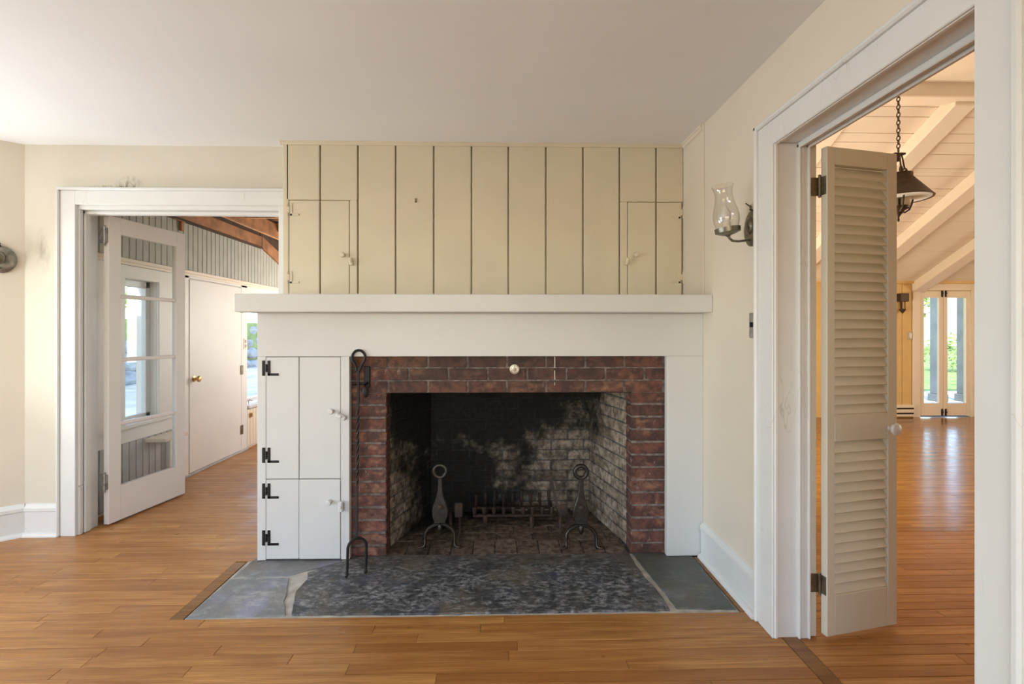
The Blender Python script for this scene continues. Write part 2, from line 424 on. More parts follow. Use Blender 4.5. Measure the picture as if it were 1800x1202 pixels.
# ------------------------------------------------------------------ setting: floor
HX0, HX1, HY0, HY1 = -1.399, 1.085, 2.170, 2.712      # hearth in the floor
floor = tag(box('floor', M_sub, None, -4.6, 9.6, -3.2, 7.3, -0.10, -0.018), 'honey coloured strip wood floor running through all three rooms', 'floor', kind='structure')
BW = 0.0605
def boards(y0, spans, mb=None, m=None, lo=0.45, hi=1.35, h=0.018):
    for xa, xb in spans:
        x = xa
        while x < xb - 0.01:
            w = random.uniform(lo, hi)
            if xb - (x + w) < 0.3: w = xb - x
            if mb is not None:
                b = len(mb.v); x0, x1, ya, yb = x+0.0006, x+w-0.0006, y0+0.0011, y0+BW-0.0011
                mb.add([(x0,ya,-h),(x1,ya,-h),(x1,yb,-h),(x0,yb,-h),(x0,ya,0),(x1,ya,0),(x1,yb,0),(x0,yb,0)],
                       [(4,5,6,7),(0,1,5,4),(1,2,6,5),(2,3,7,6),(3,0,4,7)])
            else:
                me = MB().box(-w/2+0.0005, w/2-0.0005, -BW/2+0.0009, BW/2-0.0009, -h, 0, bev=0.0013).mesh('floorboard', m)
                link('floorboard', me, floor, (x+w/2, y0+BW/2, random.uniform(-0.0004, 0.0)))
            x += w
k0 = -12
rear = MB(); lroom = MB(); rroom = MB()
for k in range(-86, 82):
    y = HY0 + k*BW
    ym = y + BW/2
    if ym < 1.40: boards(y, [(-4.1, 1.168)], rear)
    elif ym < HY0: boards(y, [(-4.1, 1.140 if ym > 2.0 else 1.168)], None, M_floor)
    elif ym < HY1: boards(y, [(-4.1, -1.462)], None, M_floor)
    elif ym < 3.25: boards(y, [(-4.1 if ym < 3.09 else -2.76, -1.35)], None, M_floor)
    elif ym < 7.0: boards(y, [(-2.76, -1.32)], lroom)
    if -1.2 < ym < 1.40 or 3.0 <= ym < 7.06:
        boards(y, [(1.30 if not 1.12 < ym < 1.98 else 1.237, 9.4)], rroom)
    elif 1.40 <= ym < 3.0:
        boards(y, [(1.30 if ym > 1.98 else 1.237, 3.4)], None, M_floor)
        boards(y, [(3.4, 9.4)], rroom)
for mb, m, nm in ((rear, M_floor, 'rear_floorboards'), (lroom, M_floor, 'breezeway_floorboards'), (rroom, M_floor_r, 'dining_floorboards')):
    tag(mb.build(nm, m, floor), kind='stuff')
# border strips: beside the hearth and the threshold of the right doorway
box('border_strip', M_strip, floor, -1.461, -1.402, HY0, 2.700, -0.018, 0.001, bev=0.001)
box('border_strip', M_strip, floor, 1.088, 1.112, HY0, 2.705, -0.018, 0.001, bev=0.001)
box('threshold_strip', M_strip, floor, 1.170, 1.235, 1.122, 1.992, -0.018, 0.0005, bev=0.001)

# ------------------------------------------------------------------ setting: walls and ceilings
ceiling = tag(MB().box(-4.4, 1.30, -3.2, 3.10, 2.44, 2.56).build('ceiling', M_ceil), 'smooth off white plaster ceiling over the fireplace room', 'ceiling', kind='structure')
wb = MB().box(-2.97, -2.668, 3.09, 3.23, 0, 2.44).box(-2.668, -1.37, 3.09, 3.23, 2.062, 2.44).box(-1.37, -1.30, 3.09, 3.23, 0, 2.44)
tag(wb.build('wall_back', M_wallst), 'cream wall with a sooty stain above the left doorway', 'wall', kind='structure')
wr = MB().box(1.145, 1.30, 2.0, 7.25, 0, 2.44).box(1.145, 1.30, -3.1, 1.105, 0, 2.44).box(1.145, 1.30, 1.105, 2.0, 2.062, 2.44)
tag(wr.build('wall_right', M_wall), 'cream wall holding the glass wall lamp and the right doorway', 'wall', kind='structure')
Mb = Matrix.Translation((-2.97, 3.09, 0)) @ Matrix.Rotation(math.atan2(-0.62, -0.78), 4, 'Z')
tag(MB(Mb).box(0, 0.58, -0.14, 0.0, 0, 2.44).box(0.58, 1.34, -0.14, 0.0, 0, 0.6).box(0.58, 1.34, -0.14, 0.0, 2.1, 2.44).build('wall_angled', M_wall), 'narrow shaded cream wall angling off at the far left', 'wall', kind='structure')
wl_ = MB().box(-4.18, -4.0, 1.5, 2.32, 0, 2.44).box(-4.18, -4.0, -3.1, -0.3, 0, 2.44).box(-4.18, -4.0, -0.3, 1.5, 0, 0.45).box(-4.18, -4.0, -0.3, 1.5, 2.10, 2.44)
tag(wl_.build('wall_left', M_wall), 'cream bay wall left of the view with a wide window opening', 'wall', kind='structure')
wre = MB().box(-4.18, -2.6, -3.2, -3.05, 0, 2.44).box(0.8, 1.3, -3.2, -3.05, 0, 2.44).box(-2.6, 0.8, -3.2, -3.05, 0, 0.65).box(-2.6, 0.8, -3.2, -3.05, 2.15, 2.44)
tag(wre.build('wall_rear', M_wall), 'cream wall behind the viewer with a wide window opening', 'wall', kind='structure')

# baseboards
def baseboard(name, M, length, label):
    """runs along local +x, front face towards local -y"""
    b = MB(M)
    b.prism([(0.0, 0.0), (-0.017, 0.0), (-0.017, 0.150), (-0.024, 0.158), (-0.024, 0.176), (-0.010, 0.196), (0.0, 0.200)], 'x', 0, length)
    o = tag(b.build(name, M_trim), label, 'baseboard', kind='structure')
    q = MB(M); pts = [(-0.017, 0.0)] + [(-0.017-0.02*cos(a), 0.024*sin(a)) for a in [i*pi/2/6 for i in range(7)]]
    q.prism(pts, 'x', 0, length).build('quarter_round', M_trim, o)
    return o
baseboard('baseboard_back', Matrix.Translation((-2.955, 3.09, 0)), 0.207, 'short white baseboard beside the left doorway casing')
baseboard('baseboard_right', Matrix.Translation((1.145, 2.70, 0)) @ Matrix.Rotation(-pi/2, 4, 'Z'), 0.59, 'white moulded baseboard between the hearth and the right doorway')
baseboard('baseboard_angled', Matrix.Translation((-2.97-0.783*0.62, 3.09-0.622*0.62, 0)) @ Matrix.Rotation(math.atan2(0.62, 0.78), 4, 'Z'), 0.62, 'white baseboard along the angled wall at far left')

# left doorway: casing, jambs, head
t = tag(box('trim_1', M_trim, None, -2.668, -2.640, 3.085, 3.235, 0, 2.06, bev=0.002), 'white casing and jambs around the left doorway', 'door trim', kind='structure')
box('jamb', M_trim, t, -1.395, -1.367, 3.085, 3.235, 0, 2.06, bev=0.002)
box('head_jamb', M_trim, t, -2.668, -1.367, 3.085, 3.235, 2.036, 2.066, bev=0.002)
box('casing', M_trim, t, -2.735, -2.642, 3.066, 3.092, 0, 2.150, bev=0.003)
box('casing', M_trim, t, -1.393, -1.341, 3.066, 3.092, 0, 2.062, bev=0.003)
box('head_casing', M_trim, t, -2.735, -1.341, 3.067, 3.092, 2.062, 2.152, bev=0.003)
MB().box(-2.752, -2.735, 3.052, 3.092, 0, 2.150, bev=0.005).build('edge_bead', M_trim, t)
MB().box(-2.752, -1.341, 3.052, 3.092, 2.150, 2.168, bev=0.005).build('edge_bead', M_trim, t)
box('door_stop', M_trim, t, -2.640, -2.624, 3.12, 3.165, 0, 2.036, bev=0.004)
box('door_stop', M_trim, t, -2.640, -1.395, 3.12, 3.165, 2.014, 2.036, bev=0.004)
box('screen_strip', M_trim, t, -2.640, -2.630, 3.085, 3.112, 0.31, 2.036, bev=0.003)
box('screen_strip', M_trim, t, -2.640, -2.630, 3.085, 3.112, 0.0, 0.303, bev=0.003)

# right doorway
t = tag(box('trim_2', M_trim, None, 1.145, 1.245, 1.983, 2.003, 0, 2.056, bev=0.002), 'wide white casing and jambs around the right doorway', 'door trim', kind='structure')
box('jamb', M_trim, t, 1.145, 1.300, 1.103, 1.120, 0, 2.056, bev=0.002)
box('head_jamb', M_trim, t, 1.145, 1.300, 1.103, 2.003, 2.056, 2.075, bev=0.002)
box('casing', M_trim, t, 1.125, 1.146, 1.977, 2.088, 0, 2.149, bev=0.003)
box('casing', M_trim, t, 1.125, 1.146, 1.034, 1.125, 0, 2.149, bev=0.003)
box('head_casing', M_trim, t, 1.1255, 1.146, 1.034, 2.088, 2.048, 2.148, bev=0.003)
box('edge_bead', M_trim, t, 1.112, 1.146, 2.088, 2.110, 0, 2.170, bev=0.006)
box('edge_bead', M_trim, t, 1.112, 1.146, 1.012, 1.034, 0, 2.170, bev=0.006)
box('edge_bead', M_trim, t, 1.112, 1.146, 1.012, 2.110, 2.148, 2.170, bev=0.006)
box('inner_bead', M_trim, t, 1.134, 1.149, 1.973, 1.984, 0, 2.056, bev=0.003)
box('inner_bead', M_trim, t, 1.134, 1.149, 1.118, 1.984, 2.046, 2.057, bev=0.003)
def stop(x0, x1, y, parent, z=2.05):
    MB().box(x0, x0+0.012, y-0.016, y+0.012, 0, z, bev=0.004).box(x0+0.015, x0+0.027, y-0.012, y+0.012, 0, z, bev=0.004).box(x0+0.025, x1-0.010, y-0.006, y+0.012, 0, z).box(x1-0.012, x1, y-0.016, y+0.012, 0, z, bev=0.004).build('door_stop', M_trim, parent)
stop(1.231, 1.283, 1.983, t)
MB().box(1.231, 1.243, 1.12, 1.985, 2.032, 2.056, bev=0.004).box(1.246, 1.258, 1.12, 1.985, 2.036, 2.056, bev=0.004).box(1.256, 1.273, 1.12, 1.985, 2.043, 2.056).box(1.271, 1.283, 1.12, 1.985, 2.032, 2.056, bev=0.004).build('head_stop', M_trim, t)
box('outer_jamb', M_louver, t, 1.283, 1.318, 1.988, 2.03, 0, 2.056, bev=0.002)
box('outer_head', M_trim, t, 1.283, 1.318, 1.103, 2.03, 2.050, 2.085, bev=0.002)

# ------------------------------------------------------------------ panelled wall above the mantel
pw = tag(box('wall_panelled', M_panel, None, -1.338, 1.145, 3.034, 3.10, 1.40, 2.44), 'tan painted plank wall above the white mantel shelf', 'wall', kind='structure')
PY0, PY1 = 3.005, 3.035
J = [-1.322, -1.112, -0.881, -0.649, -0.414, -0.180, 0.048, 0.282, 0.514, 0.743, 0.974, 1.145]
DT = 2.081
g = 0.0045
def plankmesh(rects):
    b = MB()
    for (a, c, z0, z1) in rects: b.box(a, c, PY0, PY1, z0, z1, bev=0.004)
    return b
for i in range(11):
    a, c = J[i]+g, J[i+1]-g
    if i == 0: r = [(a, c, DT+0.002, 2.424)]
    elif i == 1: r = [(a, c, DT+0.002, 2.424), (-0.9305, c, 1.468, DT+0.002)]
    elif i == 9: r = [(a, c, DT+0.003, 2.424), (a, 0.7925, 1.468, DT+0.003)]
    elif i == 10: r = [(a, 1.144, DT+0.003, 2.424)]
    else: r = [(a, c, 1.468, 2.424)]
    plankmesh(r).build('plank', M_panel, pw)
plankmesh([(-1.339, -1.3035, 1.468, 2.424)]).build('corner_strip', M_panel, pw)
MB().prism([(2.985, 2.440), (2.985, 2.434), (2.992, 2.428), (2.996, 2.420), (3.008, 2.420), (3.03, 2.44)], 'x', -1.352, 1.145).build('crown_strip', M_panel, pw)
MB().prism([(1.1445, 2.440), (1.1245, 2.440), (1.1245, 2.433), (1.132, 2.428), (1.135, 2.414), (1.1445, 2.410)], 'y', 2.705, 2.99).build('crown_return', M_wall, pw)
MB().box(1.138, 1.1448, 2.690, 2.705, 1.472, 2.44, bev=0.002).build('corner_bead', M_wall, pw)

def knob(parent, x, y, z, r, m, L_=0.022, axis='y'):
    MB().lathe([(r*0.55, 0), (r*0.45, L_*0.5), (r*0.95, L_*0.75), (r, L_), (r*0.8, L_+r*0.55), (0.0005, L_+r*0.7)], (x, y, z), axis, 16).build('knob', m, parent, True)
def hl_hinge(parent, x, y, z, m, s=1.0, mir=1, foot=True, h=0.075):
    """H-L strap hinge, pin at x, centre z"""
    b = MB(); w = 0.0155*s; t_ = 0.0035
    def bar(x0, x1, z0, z1): b.box(x+mir*x0, x+mir*x1, y-t_, y+0.001, z0, z1, bev=0.001)
    bar(-0.020*s, -0.020*s+w, z-h/2, z+h/2)
    bar(0.008*s, 0.008*s+w*0.95, z-h/2, z+h/2)
    bar(0.008*s, 0.066*s, z-h/2, z-h/2+0.0125*s)
    b.tube([(x+mir*0.002*s, y-0.003, z-h*0.26), (x+mir*0.002*s, y-0.003, z+h*0.26)], 0.0045*s, 8)
    bar(-0.006*s, 0.010*s, z-h*0.16, z-h*0.02); bar(-0.006*s, 0.010*s, z+h*0.04, z+h*0.20)
    for (sx_, sz_) in ((-0.0125, 0.3), (-0.0125, -0.3), (0.015, 0.3), (0.058, -0.5+0.08)):
        b.lathe([(0.0028, 0), (0.0026, 0.0015), (0.0004, 0.002)], (x+mir*sx_*s, y-t_, z+sz_*h), 'y', 8)
    b.build('hinge', m, parent)
def turn_button(parent, x, y, z, m, ang=0.5, s=1.0):
    Mx = Matrix.Translation((x, y, z)) @ Matrix.Rotation(ang, 4, 'Y')
    b = MB(Mx).box(-0.021*s, 0.021*s, -0.024*s, -0.004*s, -0.009*s, 0.009*s, bev=0.004*s)
    b.lathe([(0.006*s, -0.001), (0.006*s, 0.027*s), (0.003*s, 0.029*s)], (0, 0, 0), 'y', 10)
    b.build('turn_button', m, parent)

cup = thing('wall_cupboard', (-1.117, 3.005, 1.472), 'tan plank cupboard door at the left end of the panelled wall', 'cupboard', 'cupboards in the panelled wall')
d = plankmesh([(-1.3005, J[1]-g, 1.474, DT-0.001)]).build('door', M_panel, cup)
plankmesh([(J[1]+g, -0.9335, 1.474, DT-0.001)]).build('door_plank', M_panel, d)
hl_hinge(d, -1.302, 3.004, 2.022, M_panel, 0.95); hl_hinge(d, -1.302, 3.004, 1.606, M_panel, 0.95)
knob(d, -0.968, 3.004, 1.741, 0.0165, M_panel, 0.026)
turn_button(cup, -0.918, 3.004, 1.702, M_panel, radians(80), 1.15)
cup = thing('wall_cupboard', (0.967, 3.005, 1.472), 'tan plank cupboard door at the right end of the panelled wall', 'cupboard', 'cupboards in the panelled wall')
d = plankmesh([(0.7955, J[10]-g, 1.474, DT)]).build('door', M_panel, cup)
plankmesh([(J[10]+g, 1.136, 1.474, DT)]).build('door_plank', M_panel, d)
hl_hinge(d, 1.134, 3.004, 2.018, M_panel, 0.95, -1); hl_hinge(d, 1.134, 3.004, 1.612, M_panel, 0.95, -1)
knob(d, 0.839, 3.004, 1.748, 0.0155, M_panel, 0.026)
turn_button(cup, 0.788, 3.004, 1.708, M_panel, radians(105), 1.1)
hook = thing('picture_hook', (-0.524, 3.005, 2.075), 'small metal picture hook on the fourth wide plank above the mantel', 'hook')
MB().box(-0.530, -0.518, 3.0015, 3.005, 2.070, 2.096, bev=0.001).build('plate', M_agedbrass, hook)
MB().tube([(-0.524, 3.002, 2.076), (-0.524, 2.994, 2.070), (-0.524, 2.988, 2.074), (-0.524, 2.988, 2.082)], 0.0022, 8).build('prong', M_agedbrass, hook)

# ------------------------------------------------------------------ mantel and white surround
tag(MB().box(-1.405, 1.1445, 2.583, 3.004, 1.376, 1.472, bev=0.004).build('mantel_shelf', M_white), 'thick white painted mantel shelf across the fireplace', 'mantel shelf')
sur = thing('fireplace_surround', (-0.1, 2.73, 0), 'white painted board surround framing the brick fireplace opening', 'fireplace surround')
SY0, SY1 = 2.707, 2.745
MB().box(-1.346, 1.1445, SY0, SY1, 1.1335, 1.3755, bev=0.002).build('frieze_board', M_white, sur)
MB().box(0.937, 1.1445, SY0, SY1, 0.006, 1.1330, bev=0.002).build('side_board', M_white, sur)
MB().box(-1.346, -1.2985, SY0, SY1, 0.006, 1.1330, bev=0.002).build('stile', M_white, sur)
MB().box(-0.8875, -0.840, SY0, SY1, 0.006, 1.1330, bev=0.002).build('stile', M_white, sur)
MB().box(-1.346, -1.326, SY1, 3.064, 0.0, 1.374).build('end_panel', M_white, sur)
MB().box(-1.34, -0.86, SY1+0.004, SY1+0.02, 0.0, 1.13).build('cupboard_back', M_white, sur)

lc = thing('surround_cupboard', (-1.093, 2.707, 0.456), 'tall white two plank cupboard door left of the fireplace', 'cupboard', 'cupboards in the surround')
d = MB().box(-1.2965, -1.1185, SY0, SY1, 0.4565, 1.1300, bev=0.002).build('door', M_white, lc)
MB().box(-1.1145, -0.8895, SY0, SY1, 0.4565, 1.1300, bev=0.002).build('door_plank', M_white, d)
hl_hinge(d, -1.2975, SY0, 1.070, M_iron, 1.05, h=0.084); hl_hinge(d, -1.2975, SY0, 0.588, M_iron, 1.05, h=0.084)
knob(d, -0.934, SY0, 0.832, 0.0165, M_white, 0.028)
turn_button(lc, -0.880, SY0, 0.803, M_white, radians(25), 1.4)
lc = thing('surround_cupboard', (-1.093, 2.707, 0.01), 'short white two plank cupboard door below the tall one', 'cupboard', 'cupboards in the surround')
d = MB().box(-1.2965, -1.1185, SY0, SY1, 0.012, 0.4525, bev=0.002).build('door', M_white, lc)
MB().box(-1.1145, -0.8895, SY0-0.004, SY1, 0.012, 0.4525, bev=0.002).build('door_plank', M_white, d)
hl_hinge(d, -1.2975, SY0, 0.390, M_iron, 1.05, h=0.084); hl_hinge(d, -1.2975, SY0, 0.131, M_iron, 1.05, h=0.084)
knob(d, -0.944, SY0-0.004, 0.333, 0.0165, M_white, 0.028)
turn_button(lc, -0.880, SY0, 0.307, M_white, radians(85), 1.4)

# ------------------------------------------------------------------ brickwork
fp = thing('fireplace', (0.05, 2.8, 0), 'open red brick fireplace with a sooty firebrick firebox', 'fireplace')
BC = {}
def brickmesh(l, d, h, m, rough=0.0016):
    """a brick lying along x, centred, slightly irregular; meshes are shared between alike bricks"""
    key = (round(l, 3), round(d, 3), round(h, 3), m.name, random.randrange(4))
    if key not in BC:
        b = MB().box(-l/2, l/2, -d/2, d/2, -h/2, h/2, bev=0.003)
        for v in b.v:
            v += Vector((random.uniform(-1, 1), random.uniform(-1, 1), random.uniform(-1, 1)))*rough
        BC[key] = b.mesh('brick', m)
    return BC[key]
def brick(name, m, c, l, d, h, rz=0.0):
    j = lambda a: random.uniform(-a, a)
    return link(name, brickmesh(l, d, h, m), fp, (c[0], c[1]+j(0.0015), c[2]), (j(0.006), j(0.006), rz+j(0.006)))
BY = 2.757
CH = 0.0725
# lintel: three courses of stretchers
for row, (z0, z1, off) in enumerate(((0.926, 0.989, -0.862), (0.998, 1.061, -0.970), (1.0695, 1.131, -0.862))):
    x = off
    while x < 0.955:
        w = 0.2245
        a, c = max(x, -0.872)+0.006, min(x+w, 0.968)-0.006
        if c-a > 0.03: brick('brick', M_brick, ((a+c)/2, BY+0.05, (z0+z1)/2), c-a, 0.10, z1-z0)
        x += w
MB().box(-0.88, 0.975, BY+0.006, BY+0.096, 0.9255, 1.14).build('mortar', M_mortar, fp)
# piers: one brick to the course
z = 0.924
while z > 0.0:
    z0 = max(z-CH+0.011, 0.002)
    for xa, xb in ((-0.872, -0.647), (0.746, 0.972)):
        if z - 0.002 - z0 > 0.02:
            brick('brick', M_brick, ((xa+xb)/2, BY+0.052, (z-0.002+z0)/2), xb-xa, 0.104, z-0.002-z0)
    z -= CH
MB().box(-0.876, -0.653, BY+0.006, BY+0.102, 0, 0.925).build('mortar', M_mortar, fp)
MB().box(0.752, 0.976, BY+0.006, BY+0.102, 0, 0.925).build('mortar', M_mortar, fp)
# firebox: two splayed sides and the back
def course_wall(P0, P1, ztop, off, inward):
    P0, P1 = Vector((*P0, 0)), Vector((*P1, 0)); dv = P1-P0; Ln = dv.length; u = dv/Ln; ang = math.atan2(u.y, u.x)
    nrm = Vector((-u.y, u.x, 0))
    if nrm.dot(Vector(inward)) > 0: nrm = -nrm          # points into the masonry
    z = 0.004; k = 0
    while z < ztop:
        x = -(0.115 if (k % 2) else 0.0) + off
        while x < Ln:
            a, c = max(x, 0)+0.004, min(x+0.232, Ln)-0.004
            if c-a > 0.025:
                p = P0 + u*((a+c)/2) + nrm*0.03
                brick('firebrick', M_fire, (p.x, p.y, z+0.032), round(c-a, 2), 0.06, 0.0635, ang)
            x += 0.232
        z += CH; k += 1
    b = MB(Matrix.Translation(P0) @ Matrix.Rotation(ang, 4, 'Z'))
    s = 1 if (Vector((-u.y, u.x, 0))).dot(nrm) > 0 else -1
    b.box(0, Ln, s*0.004, s*0.10, 0, ztop+0.07).build('mortar', M_firemortar, fp)
course_wall((-0.650, 2.860), (-0.487, 3.42), 1.22, -0.06, (1, 0, 0))
course_wall((0.748, 2.860), (0.622, 3.42), 1.22, -0.02, (-1, 0, 0))
course_wall((-0.50, 3.42), (0.635, 3.42), 1.22, -0.07, (0, -1, 0))
MB().box(-0.80, 0.90, 2.85, 3.55, 1.29, 1.33).build('smoke_chamber', M_soot, fp)
MB().box(-0.88, -0.66, 2.859, 2.90, 0, 1.3).box(0.76, 0.98, 2.859, 2.90, 0, 1.3).build('mortar', M_mortar, fp)
MB().box(-0.66, 0.76, 2.859, 2.87, 0.93, 1.3).build('lintel_back', M_soot, fp)
MB().box(-0.655, 0.755, 2.768, 2.857, 0.9215, 0.9255).build('steel_lintel', M_iron, fp)
# firebox floor: a front row laid front to back, then running rows
y = 2.757; xs = -0.80
while xs < 0.9:
    a, c = xs+0.003, xs+0.128-0.003
    if c > -0.63 and a < 0.735:
        brick('hearth_brick', M_firefloor, ((max(a, -0.65)+min(c, 0.75))/2, 2.848, -0.012), min(c, 0.75)-max(a, -0.65), 0.176, 0.03)
    xs += 0.128
for k in range(5):
    ya = 2.942 + k*0.110
    x = -0.70 + (0.11 if k % 2 else 0)
    while x < 0.70:
        lim = 0.745-0.2*(ya-2.86)
        a, c = max(x, -lim+0.09)+0.003, min(x+0.225, lim)-0.003
        if c-a > 0.03: brick('hearth_brick', M_firefloor, ((a+c)/2, ya+0.053, -0.012), round(c-a, 2), 0.104, 0.03)
        x += 0.225
MB().box(-0.66, 0.76, 2.757, 3.46, -0.04, -0.003).build('mortar', M_firemortar, fp)
# white drip down the lintel
MB().tube([(0.309, BY-0.002, 1.128), (0.3095, BY-0.003, 1.09), (0.309, BY-0.002, 1.065)], 0.003, 6).tube([(0.309, BY-0.002, 1.050), (0.309, BY-0.003, 1.02), (0.3095, BY-0.002, 0.998)], 0.003, 6).tube([(0.309, BY-0.002, 0.982), (0.309, BY-0.003, 0.965)], 0.0022, 6).build('white_drip', M_chalk, fp)

# chimney mass behind (plain walls seen only from the side)
tag(MB().box(-1.338, 1.145, 3.56, 3.70, 0, 2.62).box(-1.338, -1.30, 3.10, 3.56, 0, 2.62).build('wall_chimney', M_roomwhite), 'plain back of the chimney facing the garden room', 'wall', kind='structure')

dk = thing('damper_knob', (0.078, BY, 1.06), 'round steel damper knob on the brick lintel', 'knob')
MB().lathe([(0.006, -0.004), (0.006, 0.018), (0.016, 0.020), (0.0265, 0.022), (0.0285, 0.030), (0.0265, 0.036), (0.021, 0.037), (0.019, 0.034), (0.010, 0.034), (0.006, 0.036), (0.0005, 0.037)], (0.078, BY, 1.06), 'y', 24).build('dial', M_plaster_cap, dk, True)
MB().tube([(0.078, BY-0.037, 1.041), (0.078, BY-0.037, 1.079)], 0.0026, 8).build('grip_bar', M_plaster_cap, dk)

# ------------------------------------------------------------------ stone hearth
he = thing('hearth', (-0.15, 2.43, 0), 'grey slate hearth of several slabs set in front of the fireplace', 'hearth')
MB().box(HX0, HX1, HY0, 2.757, -0.06, -0.002).build('mortar', M_bed, he)
def slab(pts, m, z=0.004, lump=0.0012):
    rim = []
    n = len(pts)
    for i in range(n):
        a, c = Vector((*pts[i], 0)), Vector((*pts[(i+1) % n], 0)); k = max(1, int((c-a).length/0.035))
        for q in range(k):
            p = a.lerp(c, q/k)
            if q: p += Vector((random.uniform(-1, 1), random.uniform(-1, 1), 0))*0.0035
            rim.append((min(max(p.x, HX0), HX1), min(max(p.y, HY0+0.002), 2.757)))
    MB().prism(rim, 'z', -0.05, z, bev=0.0025).build('stone', m, he)
slab([(-1.396, 2.175), (-0.962, 2.188), (-1.020, 2.300), (-1.044, 2.395), (-1.092, 2.520), (-1.385, 2.518)], M_slate2, 0.003)
slab([(-1.384, 2.532), (-1.110, 2.540), (-0.985, 2.622), (-0.885, 2.690), (-0.88, 2.757), (-1.374, 2.757)], M_slate2, 0.002)
slab([(-0.938, 2.188), (-0.30, 2.180), (0.772, 2.186), (0.768, 2.345), (0.742, 2.50), (0.735, 2.66), (0.735, 2.752), (-0.845, 2.752), (-0.85, 2.70), (-0.945, 2.640), (-1.015, 2.567), (-0.990, 2.500), (-1.000, 2.388), (-0.965, 2.27)], M_slate, 0.006)
slab([(0.806, 2.200), (1.079, 2.186), (1.084, 2.757), (0.752, 2.757), (0.758, 2.68), (0.778, 2.513), (0.796, 2.346)], M_slate3, 0.004)

# ------------------------------------------------------------------ fire tools
fk = thing('log_fork', (-0.75, 2.53, 0), 'tall black two pronged log fork leaning against the left of the fireplace', 'log fork')
A = Vector((-0.752, 2.545, 0.198)); B = Vector((-0.786, 2.692, 1.045))
pts = [A.lerp(B, i/60) for i in range(61)]
MB().tube(pts[:19], 0.0068, 4).build('shaft', M_iron, fk)
MB().tube(pts[18:47], 0.0075, 4, twist=0.55).build('twisted_grip', M_iron, fk)
MB().tube(pts[46:61], 0.0074, 4).build('upper_shaft', M_iron, fk)
c = Vector((-0.786, 2.697, 1.128)); loop = [B]
for i in range(21):
    a = radians(-52 + i*(284/20)); loop.append(c + Vector((0.036*cos(a), 0.0, 0.036*sin(a)*1.12)))
loop += [c+Vector((-0.012, 0, -0.058)), c+Vector((-0.013, -0.004, -0.072)), c+Vector((-0.024, -0.008, -0.086))]
MB().tube(loop, [0.0072]*22+[0.006, 0.0045, 0.002], 8).build('loop_handle', M_iron, fk, True)
foot1, foot2 = Vector((-0.790, 2.507, 0.010)), Vector((-0.705, 2.548, 0.010))
ax = (foot2-foot1)/2; mid = (foot1+foot2)/2; top = A
arch = [foot1 + Vector((-0.008, -0.006, 0)), foot1+Vector((0, 0, 0.006)), foot1.lerp(foot1+Vector((0.0, 0.008, 0.10)), 0.5)]
for i in range(13):
    a = pi - pi*i/12; arch.append(mid + Vector((0, 0.010, 0.138)) + ax*cos(a) + Vector((0, 0, 0.048*sin(a))))
arch += [foot2.lerp(foot2+Vector((0.0, 0.008, 0.10)), 0.5), foot2+Vector((0, 0, 0.006)), foot2+Vector((-0.006, -0.004, 0))]
MB().tube(arch, [0.008, 0.007, 0.0068]+[0.0072]*13+[0.0068, 0.007, 0.008], 8).build('fork_prongs', M_iron, fk, True)

hk = thing('tool_bracket', (-0.765, BY, 0.99), 'black iron bracket on the brick behind the log fork', 'bracket')
MB().box(-0.772, -0.738, BY-0.008, BY+0.002, 0.955, 1.078, bev=0.003).build('plate', M_iron, hk)
MB().tube([(-0.752, BY-0.006, 0.985), (-0.752, BY-0.05, 0.975), (-0.756, BY-0.068, 0.985)], 0.006, 8).tube([(-0.832, BY-0.012, 0.972), (-0.80, BY-0.018, 0.974), (-0.752, BY-0.02, 0.976)], 0.0035, 8).build('hook_arm', M_iron, hk)
MB().ball((-0.753, BY-0.045, 0.935), 0.024, 12, 8, (0.75, 0.45, 1.35)).build('leaf_drop', M_iron, hk, True)

